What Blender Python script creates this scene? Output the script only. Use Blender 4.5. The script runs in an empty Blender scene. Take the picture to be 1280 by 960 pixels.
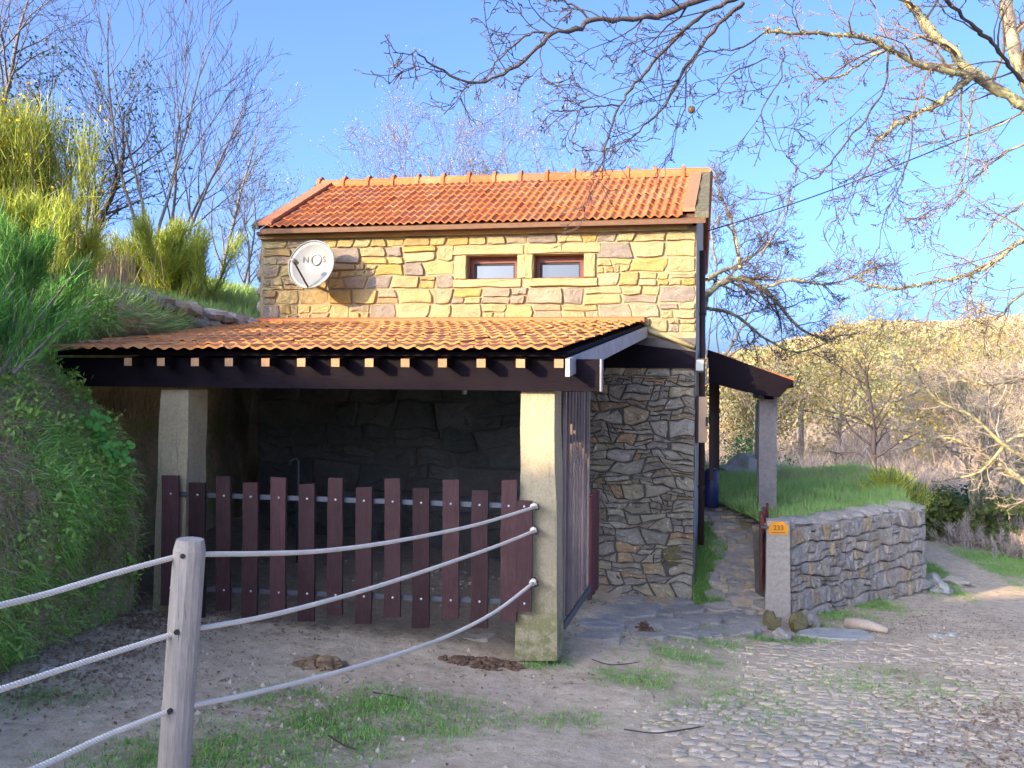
import bpy, math, random
import numpy as np
from mathutils import Vector, Matrix, noise as mnoise

random.seed(7)
rng = np.random.default_rng(7)
SC = bpy.context.scene
COL = SC.collection
R = math.radians

# ------------------------------------------------------------------ camera
F = 1100.0
CAMZ = 1.9
PITCH, ROLL = 0.0082, 0.010
cam_d = bpy.data.cameras.new("camera")
cam_d.sensor_width = 36.0
cam_d.lens = 36.0 * F / 1280.0
cam_d.clip_start = 0.05
cam_d.clip_end = 3000.0
cam = bpy.data.objects.new("camera", cam_d)
CM = Matrix.Translation((0, 0, CAMZ)) @ Matrix.Rotation(math.pi / 2 + PITCH, 4, 'X') @ Matrix.Rotation(ROLL, 4, 'Z')
cam.matrix_world = CM
COL.objects.link(cam)
SC.camera = cam
CR = CM.to_3x3()

# ------------------------------------------------------------------ light
SUN_EL = R(16.4)
PHI = R(48)                      # travel direction of the sunlight, from +y towards +x
world = bpy.data.worlds.new("World")
SC.world = world
world.use_nodes = True
wn = world.node_tree
wn.nodes.clear()
sky = wn.nodes.new('ShaderNodeTexSky')
sky.sky_type = 'NISHITA'
sky.sun_disc = False
sky.sun_elevation = SUN_EL
sky.sun_rotation = PHI + math.pi
sky.altitude = 0
sky.air_density = 0.40
sky.dust_density = 4.6
sky.ozone_density = 4.4
bg = wn.nodes.new('ShaderNodeBackground')
bg.inputs['Strength'].default_value = 0.15
wo = wn.nodes.new('ShaderNodeOutputWorld')
hsv = wn.nodes.new('ShaderNodeHueSaturation')
hsv.inputs['Hue'].default_value = .503
hsv.inputs['Saturation'].default_value = 1.04
wn.links.new(sky.outputs[0], hsv.inputs['Color'])
wn.links.new(hsv.outputs[0], bg.inputs[0])
wn.links.new(bg.outputs[0], wo.inputs[0])
sun_d = bpy.data.lights.new("sun", 'SUN')
sun_d.energy = 2.0
sun_d.angle = R(0.55)
sun_d.color = (1.0, 0.78, 0.44)
sun = bpy.data.objects.new("sun", sun_d)
SUNDIR = Vector((math.sin(PHI) * math.cos(SUN_EL), math.cos(PHI) * math.cos(SUN_EL), -math.sin(SUN_EL)))
sun.rotation_euler = SUNDIR.to_track_quat('-Z', 'Y').to_euler()
sun.location = (-20, -20, 20)
COL.objects.link(sun)
SC.view_settings.view_transform = 'Standard'
SC.view_settings.look = 'None'
SC.view_settings.exposure = 2.45
SC.view_settings.gamma = 1.0

# ------------------------------------------------------------------ pixel helpers (photo pixels -> places in the world)
def ray(px, py):
    return CR @ Vector(((px - 640.0) / F, -(py - 480.0) / F, -1.0))

def at(px, py, Y):
    d = ray(px, py)
    return Vector((0, 0, CAMZ)) + d * (Y / d.y)

def onplane(px, py, p0, n):
    d = ray(px, py)
    o = Vector((0, 0, CAMZ))
    return o + d * ((p0 - o).dot(n) / d.dot(n))

# ------------------------------------------------------------------ numpy noise
def _hash(ix, iy, seed):
    h = (ix * 374761393 + iy * 668265263 + seed * 974634777) & 0xFFFFFFFF
    h = ((h ^ (h >> 13)) * 1274126177) & 0xFFFFFFFF
    return ((h ^ (h >> 16)) & 0xFFFF) / 65535.0

def vnoise(x, y, seed=0):
    x = np.asarray(x, float); y = np.asarray(y, float)
    ix = np.floor(x).astype(np.int64); iy = np.floor(y).astype(np.int64)
    fx = x - ix; fy = y - iy
    fx = fx * fx * (3 - 2 * fx); fy = fy * fy * (3 - 2 * fy)
    a = _hash(ix, iy, seed); b = _hash(ix + 1, iy, seed); c = _hash(ix, iy + 1, seed); d = _hash(ix + 1, iy + 1, seed)
    return (a + (b - a) * fx) * (1 - fy) + (c + (d - c) * fx) * fy

def fbm(x, y, seed=0, octv=4):
    s = 0; a = .5; f = 1.0
    for k in range(octv):
        s = s + a * (vnoise(np.asarray(x) * f, np.asarray(y) * f, seed + k) - .5)
        a *= .5; f *= 2.03
    return s

# ------------------------------------------------------------------ materials
class NT:
    def __init__(s, name):
        s.m = bpy.data.materials.new(name); s.m.use_nodes = True
        s.t = s.m.node_tree; s.t.nodes.clear()
        s.out = s.t.nodes.new('ShaderNodeOutputMaterial')
        s.b = s.t.nodes.new('ShaderNodeBsdfPrincipled')
        s.t.links.new(s.b.outputs[0], s.out.inputs[0])
        s.geo = s.t.nodes.new('ShaderNodeNewGeometry')
    def n(s, t, **kw):
        nd = s.t.nodes.new(t)
        for k, v in kw.items(): setattr(nd, k, v)
        return nd
    def l(s, a, b): s.t.links.new(a, b)
    def noise(s, scale, detail=4, rough=.6, dist=0, vec=None):
        nd = s.n('ShaderNodeTexNoise')
        nd.inputs['Scale'].default_value = scale; nd.inputs['Detail'].default_value = detail
        nd.inputs['Roughness'].default_value = rough; nd.inputs['Distortion'].default_value = dist
        s.l(vec if vec is not None else s.geo.outputs['Position'], nd.inputs['Vector'])
        return nd.outputs['Fac']
    def stretch(s, sx, sy, sz):
        nd = s.n('ShaderNodeMapping'); nd.inputs['Scale'].default_value = (sx, sy, sz)
        s.l(s.geo.outputs['Position'], nd.inputs['Vector'])
        return nd.outputs[0]
    def ramp(s, fac, stops, interp='LINEAR'):
        nd = s.n('ShaderNodeValToRGB'); cr = nd.color_ramp; cr.interpolation = interp
        while len(cr.elements) < len(stops): cr.elements.new(.5)
        for e, (p, c) in zip(cr.elements, stops):
            e.position = p; e.color = (*c, 1) if len(c) == 3 else c
        s.l(fac, nd.inputs[0]); return nd.outputs[0]
    def mix(s, fac, a, b, mode='MIX'):
        nd = s.n('ShaderNodeMix', data_type='RGBA', blend_type=mode)
        if isinstance(fac, (int, float)): nd.inputs[0].default_value = fac
        else: s.l(fac, nd.inputs[0])
        for i, v in ((6, a), (7, b)):
            if isinstance(v, tuple): nd.inputs[i].default_value = (*v, 1)
            else: s.l(v, nd.inputs[i])
        return nd.outputs[2]
    def math(s, op, a, b=None):
        nd = s.n('ShaderNodeMath', operation=op)
        for i, v in ((0, a), (1, b)):
            if v is None: continue
            if isinstance(v, (int, float)): nd.inputs[i].default_value = v
            else: s.l(v, nd.inputs[i])
        return nd.outputs[0]
    def rnd(s): return s.n('ShaderNodeObjectInfo').outputs['Random']
    def island(s): return s.geo.outputs['Random Per Island']
    def attr(s, name):
        nd = s.n('ShaderNodeAttribute'); nd.attribute_name = name; return nd.outputs['Fac']
    def vary(s, col, fac, lo=.8, hi=1.2):
        return s.mix(1.0, col, s.ramp(fac, [(0, (lo,) * 3), (1, (hi,) * 3)]), 'MULTIPLY')
    def done(s, col, rough=.85, bump=None, bstr=.3, bdist=.01, spec=.3, metal=0):
        if isinstance(col, tuple): s.b.inputs['Base Color'].default_value = (*col, 1)
        else: s.l(col, s.b.inputs['Base Color'])
        s.b.inputs['Roughness'].default_value = rough
        s.b.inputs['Specular IOR Level'].default_value = spec
        s.b.inputs['Metallic'].default_value = metal
        if bump is not None:
            nd = s.n('ShaderNodeBump'); nd.inputs['Strength'].default_value = bstr; nd.inputs['Distance'].default_value = bdist
            s.l(bump, nd.inputs['Height']); s.l(nd.outputs[0], s.b.inputs['Normal'])
        return s.m

def stone_mat(name, stops, lichen=(.55, .52, .42), lich=.62, dark=(.12, .11, .1), bstr=.5):
    s = NT(name)
    base = s.ramp(s.rnd(), stops)
    n1 = s.noise(9, 5, .65); n2 = s.noise(45, 4, .7); n3 = s.noise(22, 5, .7, .4)
    c = s.vary(base, n1, .62, 1.35)
    c = s.vary(c, n2, .75, 1.25)
    c = s.mix(s.ramp(n3, [(lich, (0, 0, 0)), (lich + .07, (.75,) * 3)]), c, lichen)
    n4 = s.noise(16, 4, .7, 1.0, s.stretch(1.3, .9, 1.7))
    c = s.mix(s.ramp(n4, [(.30, (.8,) * 3), (.4, (0, 0, 0))]), c, dark)
    return s.done(c, .92, s.math('ADD', s.math('ADD', n2, s.noise(120, 3, .7)), s.math('MULTIPLY', n1, 1.5)), bstr * 1.4, .02, .2)

def simple_mat(name, col, rough=.8, var=.25, scale=14, bstr=.25, spec=.3, metal=0, per='none', st=None):
    s = NT(name)
    v = s.noise(scale, 5, .65, 0, s.stretch(*st) if st else None)
    c = s.vary(s.mix(0.0, col, col), v, 1 - var * 1.6, 1 + var * 1.6)
    if per == 'obj': c = s.vary(c, s.rnd(), 1 - var, 1 + var)
    if per == 'isl': c = s.vary(c, s.island(), 1 - var, 1 + var)
    return s.done(c, rough, v, bstr, .008, spec, metal)

M = {}
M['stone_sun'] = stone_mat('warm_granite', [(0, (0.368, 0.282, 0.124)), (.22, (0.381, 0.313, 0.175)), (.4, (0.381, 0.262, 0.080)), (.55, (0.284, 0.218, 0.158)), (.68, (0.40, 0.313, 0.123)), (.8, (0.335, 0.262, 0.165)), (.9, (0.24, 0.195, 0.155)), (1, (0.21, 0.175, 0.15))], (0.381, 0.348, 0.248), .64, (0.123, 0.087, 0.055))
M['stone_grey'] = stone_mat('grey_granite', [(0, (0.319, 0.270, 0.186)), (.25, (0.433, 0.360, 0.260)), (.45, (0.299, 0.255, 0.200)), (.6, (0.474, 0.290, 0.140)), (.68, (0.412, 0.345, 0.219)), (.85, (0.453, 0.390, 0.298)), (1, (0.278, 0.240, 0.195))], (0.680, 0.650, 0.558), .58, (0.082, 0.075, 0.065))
M['stone_wall'] = stone_mat('rubble_granite', [(0, (0.323, 0.284, 0.246)), (.4, (0.394, 0.335, 0.271)), (.7, (0.296, 0.267, 0.238)), (.85, (0.376, 0.284, 0.175)), (1, (0.367, 0.319, 0.271))], (0.556, 0.525, 0.461), .58, (0.063, 0.056, 0.047))
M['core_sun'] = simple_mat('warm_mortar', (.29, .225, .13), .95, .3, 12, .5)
M['stone_shade_tone'] = stone_mat('shade_toned_mossy_granite', [(0, (.10, .10, .085)), (.5, (.15, .14, .12)), (1, (.09, .095, .08))], (.2, .2, .17), .66, (.05, .05, .04))  # base colour darkened to stand in for the deep shade inside the shelter
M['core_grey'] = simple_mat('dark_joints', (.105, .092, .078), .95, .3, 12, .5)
M['plaster_edge'] = simple_mat('whitish_rough_corner', (.36, .34, .31), .95, .45, 9, .8)
M['dressed'] = stone_mat('dressed_granite', [(0, (0.342, 0.274, 0.135)), (1, (0.321, 0.246, 0.125))], (0.277, 0.230, 0.120), .7, (0.166, 0.119, 0.068), .3)

def tile_mat(name, stops):
    s = NT(name)
    base = s.ramp(s.rnd(), stops)
    n1 = s.noise(14, 5, .7); n2 = s.noise(60, 3, .6); n3 = s.noise(7, 6, .75, .5)
    c = s.vary(base, n1, .72, 1.28); c = s.vary(c, n2, .85, 1.15)
    c = s.mix(s.ramp(n3, [(.56, (0, 0, 0)), (.68, (.6,) * 3)]), c, (.34, .25, .16))
    c = s.mix(s.ramp(s.noise(5.5, 6, .8, .8, s.stretch(1.4, .8, 1)), [(.58, (0, 0, 0)), (.66, (.65,) * 3)]), c, (.17, .09, .055))
    return s.done(c, .85, n2, .25, .006, .25)
M['tile'] = tile_mat('terracotta_tile', [(0, (0.331, 0.090, 0.029)), (.3, (0.404, 0.129, 0.042)), (.5, (0.367, 0.109, 0.035)), (.7, (0.428, 0.160, 0.065)), (.85, (0.319, 0.109, 0.052)), (1, (0.380, 0.135, 0.048))])
M['tile_pale'] = tile_mat('pale_terracotta_tile', [(0, (0.392, 0.147, 0.048)), (.3, (0.452, 0.191, 0.063)), (.5, (0.416, 0.163, 0.054)), (.7, (0.474, 0.214, 0.077)), (.85, (0.367, 0.147, 0.063)), (1, (0.439, 0.186, 0.063))])
M['flat_tile'] = simple_mat('salmon_flat_tile', (0.352, 0.135, 0.068), .85, .2, 12, .2)
M['flashing'] = simple_mat('orange_flashing', (0.434, 0.140, 0.052), .8, .2, 9, .3)
M['coping'] = stone_mat('lichen_coping', [(0, (0.153, 0.140, 0.089)), (1, (0.167, 0.153, 0.102))], (0.210, 0.195, 0.140), .5, (0.056, 0.046, 0.028), .9)

def wood_mat(name, col, var=.3, st=(6, 6, .6), rough=.75, grain=(.5, 1.35), crack=None, spec=.3):
    s = NT(name)
    v = s.noise(9, 6, .7, .6, s.stretch(*st)); v2 = s.noise(7, 5, .75)
    c = s.vary(s.mix(0.0, col, col), v, *grain)
    c = s.vary(c, v2, 1 - var, 1 + var)
    c = s.vary(c, s.rnd(), 1 - var * .8, 1 + var * .8)
    if crack: c = s.mix(s.ramp(v, [(.30, (1,) * 3), (.36, (0, 0, 0))]), c, crack)
    return s.done(c, rough, v, .5, .008, spec)
M['beam'] = wood_mat('dark_stained_beam', (.009, .006, .009), .3, (.6, 6, 6), .8, (.6, 1.2), None, .08)
M['beam_light'] = wood_mat('silvery_board', (.27, .26, .28), .25, (1, 1, 1), .6)
M['raf_end'] = wood_mat('cut_end_wood', (0.345, 0.195, 0.098), .2, (4.500, 4.500, 4.500))
M['eave'] = wood_mat('brown_eave_board', (.11, .055, .028), .25, (1, 6, 6), .7)
M['picket'] = wood_mat('red_brown_picket', (.062, .029, .028), .5, (9, 9, .9), .7, (.3, 1.7), (.02, .012, .014), .2)
M['red_slat'] = wood_mat('red_brown_slat', (.12, .03, .028), .3, (7, 7, .7), .65)
M['grey_slat'] = wood_mat('weathered_slat', (.22, .16, .14), .4, (7, 7, .7), .7)
M['post'] = wood_mat('weathered_post', (.44, .37, .30), .3, (14, 14, .5), .85, (.35, 1.4), (.09, .07, .06))
M['porch_post'] = simple_mat('grey_granite_post', (.21, .18, .165), .9, .35, 22, .5)
M['gate_granite'] = simple_mat('warm_grey_granite', (.36, .30, .24), .9, .35, 24, .5)
M['metal'] = simple_mat('galvanised_steel', (.11, .115, .135), .5, .15, 20, .1, .5, .6)
M['bolt'] = simple_mat('bolt_head', (.6, .6, .62), .35, .1, 30, .05, .5, .8)
M['dark_metal'] = simple_mat('dark_brown_pipe', (.05, .028, .024), .5, .2, 20, .1)
M['black'] = simple_mat('black_plastic', (.02, .02, .022), .5, .1, 20, .05)
M['window_wood'] = wood_mat('mahogany_frame', (.15, .04, .022), .2, (1, 6, 6), .45)
M['dark_inside'] = simple_mat('dark_room', (.02, .018, .016), .9, .1)
s = NT('window_glass'); s.done((.02, .025, .03), .03, spec=.9); s.b.inputs['IOR'].default_value = 1.5; M['glass'] = s.m
M['lamp_glass'] = simple_mat('lamp_glass', (.3, .3, .27), .15, .05, 10, 0, .6)

def granite_post():
    s = NT('sawn_granite')
    n1 = s.noise(60, 4, .8); n2 = s.noise(3.2, 5, .65); n3 = s.noise(150, 2, .6)
    sep = s.n('ShaderNodeSeparateXYZ'); s.l(s.geo.outputs['Position'], sep.inputs[0])
    c = s.ramp(n1, [(.3, (.25, .2, .125)), (.5, (.35, .285, .175)), (.7, (.42, .34, .21))])
    c = s.vary(c, n2, .7, 1.3)
    low = s.math('SUBTRACT', 1.15, s.math('MULTIPLY', sep.outputs[2], 1.4))
    msk = s.math('MULTIPLY', s.ramp(low, [(.2, (0, 0, 0)), (.9, (1,) * 3)]), s.ramp(s.noise(13, 5, .75), [(.42, (0, 0, 0)), (.55, (1,) * 3)]))
    c = s.mix(s.math('MULTIPLY', msk, .7), c, (.14, .15, .035))
    c = s.mix(s.math('MULTIPLY', s.ramp(s.noise(17, 5, .75, .5), [(.6, (0, 0, 0)), (.66, (1,) * 3)]), .5), c, (.42, .38, .28))
    c = s.mix(s.math('MULTIPLY', s.ramp(s.noise(3, 5, .7, 0, s.stretch(9, 9, .8)), [(.56, (0, 0, 0)), (.7, (1,) * 3)]), .5), c, (.12, .12, .09))
    return s.done(c, .9, s.math('ADD', n1, n3), .45, .008, .25)
M['granite'] = granite_post()

def rope_mat():
    s = NT('cream_rope')
    wv = s.n('ShaderNodeTexWave'); wv.inputs['Scale'].default_value = 38; wv.inputs['Distortion'].default_value = 1.5; wv.bands_direction = 'DIAGONAL'
    s.l(s.geo.outputs['Position'], wv.inputs['Vector'])
    c = s.vary(s.mix(0.0, (.70, .60, .48), (.7, .6, .48)), wv.outputs['Fac'], .86, 1.06)
    c = s.vary(c, s.noise(6), .75, 1.25)
    return s.done(c, .9, wv.outputs['Fac'], .35, .004)
M['rope'] = rope_mat()

def leaf_mat(name, cols, rough=.6, trans=.25):
    s = NT(name)
    c = s.ramp(s.island(), [(i / max(1, len(cols) - 1), c) for i, c in enumerate(cols)])
    c = s.vary(c, s.noise(1.5, 3), .7, 1.35)
    m = s.done(c, rough, spec=.25)
    tr = s.n('ShaderNodeBsdfTranslucent'); s.l(c, tr.inputs[0])
    mx = s.n('ShaderNodeMixShader'); mx.inputs[0].default_value = trans
    s.l(s.b.outputs[0], mx.inputs[1]); s.l(tr.outputs[0], mx.inputs[2]); s.l(mx.outputs[0], s.out.inputs[0])
    return m
M['grass'] = leaf_mat('green_grass', [(0.120, 0.302, 0.055), (0.160, 0.370, 0.066), (0.240, 0.386, 0.088), (0.320, 0.370, 0.110), (0.130, 0.336, 0.088)])
M['grass_lit'] = leaf_mat('lush_grass', [(0.220, 0.430, 0.095), (0.320, 0.482, 0.126), (0.260, 0.464, 0.105), (0.440, 0.482, 0.189), (0.200, 0.396, 0.095), (0.500, 0.413, 0.231)])
M['mossy_mix'] = leaf_mat('mixed_bank_grass', [(0.158, 0.464, 0.067), (0.297, 0.541, 0.095), (0.475, 0.592, 0.162), (0.198, 0.515, 0.076), (0.515, 0.579, 0.247), (0.257, 0.567, 0.095)])
M['dry'] = leaf_mat('dry_straw', [(.46, .35, .2), (.38, .26, .15), (.55, .43, .27), (.3, .2, .12)])
M['mossgrass'] = leaf_mat('mossy_grass', [(0.338, 0.532, 0.094), (0.444, 0.588, 0.125), (0.253, 0.504, 0.084), (0.507, 0.560, 0.188)])
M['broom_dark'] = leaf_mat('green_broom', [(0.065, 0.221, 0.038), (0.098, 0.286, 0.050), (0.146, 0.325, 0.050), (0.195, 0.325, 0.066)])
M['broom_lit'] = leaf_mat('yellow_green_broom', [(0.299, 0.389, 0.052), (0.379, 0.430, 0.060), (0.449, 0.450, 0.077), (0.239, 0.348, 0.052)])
M['broom_fl'] = leaf_mat('olive_broom', [(0.255, 0.310, 0.048), (0.335, 0.356, 0.056), (0.199, 0.272, 0.043)])
M['flower'] = leaf_mat('yellow_flower', [(.75, .52, .02), (.7, .45, .02)])
M['round_leaf'] = leaf_mat('pennywort_leaf', [(.10, .33, .05), (.14, .38, .06), (.08, .28, .045)], .45)
M['blossom'] = leaf_mat('pale_blossom', [(.30, .21, .16), (.36, .27, .2), (.24, .16, .12), (.27, .24, .1)])
M['young_leaf'] = leaf_mat('young_leaf', [(.25, .27, .06), (.32, .3, .08), (.2, .23, .06)])
M['bud'] = leaf_mat('brown_bud', [(.16, .09, .06), (.2, .12, .07), (.12, .08, .06)])
M['litter'] = leaf_mat('brown_leaf_litter', [(.24, .15, .09), (.3, .2, .13), (.18, .11, .07), (.34, .24, .16)])
M['hill_gold'] = leaf_mat('gorse_and_heath', [(0.313, 0.241, 0.069), (0.368, 0.267, 0.081), (0.258, 0.249, 0.081), (0.350, 0.241, 0.115), (0.221, 0.241, 0.081), (0.386, 0.301, 0.103)])
M['hill_bare'] = leaf_mat('bare_thicket', [(.36, .28, .25), (.44, .34, .27), (.3, .25, .25), (.48, .40, .27)], .8, .1)
M['evergreen'] = leaf_mat('dark_evergreen', [(.025, .07, .03), (.04, .10, .035), (.035, .085, .04)])
M['leaf_olive'] = leaf_mat('olive_leaf', [(.11, .14, .035), (.15, .17, .04), (.08, .11, .03)])

def hill_scrub_mat():
    s = NT('hill_scrub_mix')
    a = s.ramp(s.island(), [(0, (.27, .195, .075)), (.4, (.31, .22, .085)), (.7, (.25, .165, .09)), (1, (.33, .255, .095))])
    b = s.ramp(s.island(), [(0, (.13, .15, .055)), (.5, (.2, .2, .07)), (1, (.25, .235, .09))])
    d = s.ramp(s.island(), [(0, (.33, .23, .15)), (1, (.4, .29, .19))])
    c = s.mix(s.ramp(s.noise(.09, 4, .6), [(.44, (0, 0, 0)), (.52, (1,) * 3)]), a, b)
    c = s.mix(s.ramp(s.noise(.05, 4, .6, 0, s.stretch(1, 1, 2)), [(.60, (0, 0, 0)), (.66, (.7,) * 3)]), c, d)
    sep = s.n('ShaderNodeSeparateXYZ'); s.l(s.geo.outputs['Position'], sep.inputs[0])
    zf = s.math('MULTIPLY', s.math('SUBTRACT', sep.outputs[2], 8.0), .11)
    c = s.mix(s.ramp(zf, [(0, (0, 0, 0)), (.8, (.75,) * 3)]), c, d)
    return s.done(c, .8)
M['hill_mix'] = hill_scrub_mat()
def bark_mat(name, col, lichen=None, amt=.5):
    s = NT(name)
    n1 = s.noise(22, 5, .7); n2 = s.noise(7, 4, .65)
    c = s.vary(s.mix(0.0, col, col), n1, .6, 1.4)
    if lichen:
        c = s.mix(s.ramp(n2, [(amt, (0, 0, 0)), (amt + .1, (1,) * 3)]), c, lichen)
        c = s.vary(c, n1, .7, 1.3)
    return s.done(c, .9, n1, .6, .02, .2)
M['bark'] = bark_mat('grey_bark', (.17, .145, .13))
M['bark_dark'] = bark_mat('dark_bark', (.075, .06, .06))
M['bark_lichen'] = bark_mat('lichen_bark', (.16, .135, .11), (.36, .32, .16), .47)
M['bark_pale'] = bark_mat('pale_bark', (.30, .25, .21), (.38, .33, .2), .55)
M['twig'] = bark_mat('twig_bark', (.105, .085, .075))
M['twig_warm'] = bark_mat('warm_twig', (.17, .12, .08))
M['twig_dark'] = bark_mat('dark_twig', (.06, .05, .045))
M['twig_pale'] = bark_mat('pale_twig', (.33, .26, .20))
M['lichen_tuft'] = leaf_mat('lichen_tuft', [(0.240, 0.225, 0.112), (0.285, 0.255, 0.135), (0.188, 0.180, 0.098)])

def ground_mat():
    s = NT('sandy_ground')
    n1 = s.noise(1.1, 5, .6); n2 = s.noise(11, 6, .7); n3 = s.noise(70, 4, .75); n4 = s.noise(4.5, 6, .7, .5)
    c = s.ramp(n2, [(.25, (.38, .27, .17)), (.45, (.57, .425, .275)), (.6, (.67, .515, .35)), (.8, (.72, .575, .41))])
    c = s.vary(c, n1, .7, 1.3); c = s.vary(c, n3, .6, 1.4)
    c = s.mix(s.ramp(n4, [(.54, (0, 0, 0)), (.70, (.45,) * 3)]), c, (.34, .23, .155))
    g = s.attr('grass')
    gm = s.math('MULTIPLY', g, s.ramp(s.noise(14, 5, .75), [(.35, (.2,) * 3), (.55, (1,) * 3)]))
    gc = s.ramp(n2, [(.3, (.06, .10, .03)), (.6, (.12, .17, .045)), (.8, (.2, .2, .08))])
    c = s.mix(gm, c, gc)
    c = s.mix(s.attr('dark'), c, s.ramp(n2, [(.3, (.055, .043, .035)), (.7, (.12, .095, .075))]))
    far = s.attr('far')
    fn = s.noise(.05, 5, .6); fn2 = s.noise(.4, 5, .7)
    fc = s.ramp(fn, [(.3, (.33, .26, .09)), (.45, (.38, .28, .11)), (.55, (.27, .27, .08)), (.7, (.39, .28, .15))])
    fc = s.vary(fc, fn2, .6, 1.4)
    c = s.mix(far, c, fc)
    return s.done(c, .95, s.math('ADD', s.math('MULTIPLY', n2, 1.0), s.math('MULTIPLY', n3, .5)), .7, .035, .15)
M['ground'] = ground_mat()

def bank_mat():
    s = NT('earth_bank')
    n1 = s.noise(2.5, 5, .65); n2 = s.noise(20, 6, .7)
    c = s.ramp(n1, [(.3, (.24, .28, .08)), (.48, (.36, .28, .16)), (.6, (.46, .33, .21)), (.75, (.32, .33, .12))])
    c = s.vary(c, n2, .45, 1.55)
    return s.done(c, .95, s.math('ADD', n2, s.noise(55, 4, .8)), .5, .03, .1)
M['bank'] = bank_mat()
M['lawn'] = simple_mat('lawn_soil', (.26, .38, .11), .95, .35, 5, .5)
def cob():
    s = NT('worn_cobble')
    b = s.ramp(s.rnd(), [(0, (.48, .38, .27)), (.5, (.55, .44, .32)), (.8, (.44, .365, .28)), (1, (.55, .42, .28))])
    n1 = s.noise(14, 5, .7); n2 = s.noise(80, 3, .7); n3 = s.noise(3.0, 5, .7)
    c = s.vary(b, n1, .65, 1.35); c = s.vary(c, n2, .7, 1.3)
    c = s.mix(s.ramp(n3, [(.52, (0, 0, 0)), (.64, (.55,) * 3)]), c, (.33, .27, .12))
    return s.done(c, .9, s.math('ADD', n1, n2), .6, .012, .25)
M['cobble'] = cob()
M['slab'] = stone_mat('blue_grey_slab', [(0, (0.385, 0.337, 0.285)), (.5, (0.468, 0.390, 0.301)), (1, (0.364, 0.323, 0.281))], (0.468, 0.418, 0.333), .66, (0.104, 0.095, 0.079))
M['rock'] = stone_mat('pale_rock', [(0, (0.475, 0.442, 0.383)), (1, (0.399, 0.377, 0.340))], (0.570, 0.534, 0.451), .6, (0.142, 0.129, 0.102))
M['moss'] = stone_mat('mossy_rock', [(0, (0.187, 0.153, 0.068)), (1, (0.170, 0.145, 0.076))], (0.281, 0.212, 0.043), .58, (0.060, 0.060, 0.025))
M['dung'] = simple_mat('dung', (.15, .085, .05), .95, .35, 40, .6, per='isl')
M['straw_dung'] = simple_mat('straw_dung', (.27, .17, .09), .95, .35, 40, .6, per='isl')
M['driftwood'] = wood_mat('pale_log', (.44, .35, .26), .2, (3, 3, 3))
M['gravel'] = simple_mat('gravel', (0.378, 0.304, 0.225), .9, .35, 30, .4, per='isl')
s = NT('dish_enamel')
dc = s.vary(s.mix(0.0, (.175, .18, .18), (.175, .18, .18)), s.noise(7, 5, .7), .75, 1.2)
M['dish'] = s.done(dc, .45, s.noise(25), .1, .005, .4)
M['print'] = simple_mat('dark_print', (.05, .05, .06), .6, .05)
M['print_grey'] = simple_mat('grey_print', (.16, .165, .17), .6, .05)
M['blue'] = simple_mat('navy_drum', (.022, .022, .09), .45, .1, 8, .05, .5)
M['box'] = simple_mat('tan_meter_box', (.52, .33, .2), .6, .1, 10, .1)
M['plaque'] = simple_mat('orange_plaque', (.78, .30, .015), .45, .05, 10, .05)

# ------------------------------------------------------------------ objects
WORLDLOC = {}
def wloc(o):
    return WORLDLOC.get(o.name, Vector((0, 0, 0)))

def link(o, parent=None, loc=None):
    """loc is in world coordinates; every parent is unrotated and unscaled"""
    COL.objects.link(o)
    loc = Vector((0, 0, 0)) if loc is None else Vector(loc)
    WORLDLOC[o.name] = loc.copy()
    if parent is not None:
        o.parent = parent
        o.location = loc - wloc(parent)
    else:
        o.location = loc
    return o

def thing(name, label, cat, loc, group=None):
    o = bpy.data.objects.new(name, None)
    o.empty_display_size = .1
    link(o, None, loc)
    return tag(o, label, cat, group)

def tag(o, label=None, cat=None, group=None, kind=None):
    if label: o['label'] = label
    if cat: o['category'] = cat
    if group: o['group'] = group
    if kind: o['kind'] = kind
    return o

def mesh_np(name, V, faces_flat, counts, mats, smooth=False, fmat=None):
    me = bpy.data.meshes.new(name)
    V = np.ascontiguousarray(V, np.float32)
    me.vertices.add(len(V)); me.vertices.foreach_set('co', V.ravel())
    counts = np.asarray(counts, np.int32); ff = np.asarray(faces_flat, np.int32)
    me.loops.add(len(ff)); me.loops.foreach_set('vertex_index', ff)
    me.polygons.add(len(counts))
    st = np.zeros(len(counts), np.int32); st[1:] = np.cumsum(counts)[:-1]
    me.polygons.foreach_set('loop_start', st)
    if fmat is not None: me.polygons.foreach_set('material_index', np.asarray(fmat, np.int32))
    me.polygons.foreach_set('use_smooth', np.full(len(counts), bool(smooth)))
    for m in (mats if isinstance(mats, (list, tuple)) else [mats]): me.materials.append(m)
    me.update(calc_edges=True)
    return me

def obj_np(name, V, ff, counts, mats, parent=None, origin=None, smooth=False, fmat=None):
    V = np.asarray(V, float)
    if origin is None: origin = V.mean(axis=0)
    origin = np.asarray(origin, float)
    me = mesh_np(name, V - origin, ff, counts, mats, smooth, fmat)
    return link(bpy.data.objects.new(name, me), parent, origin)

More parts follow.
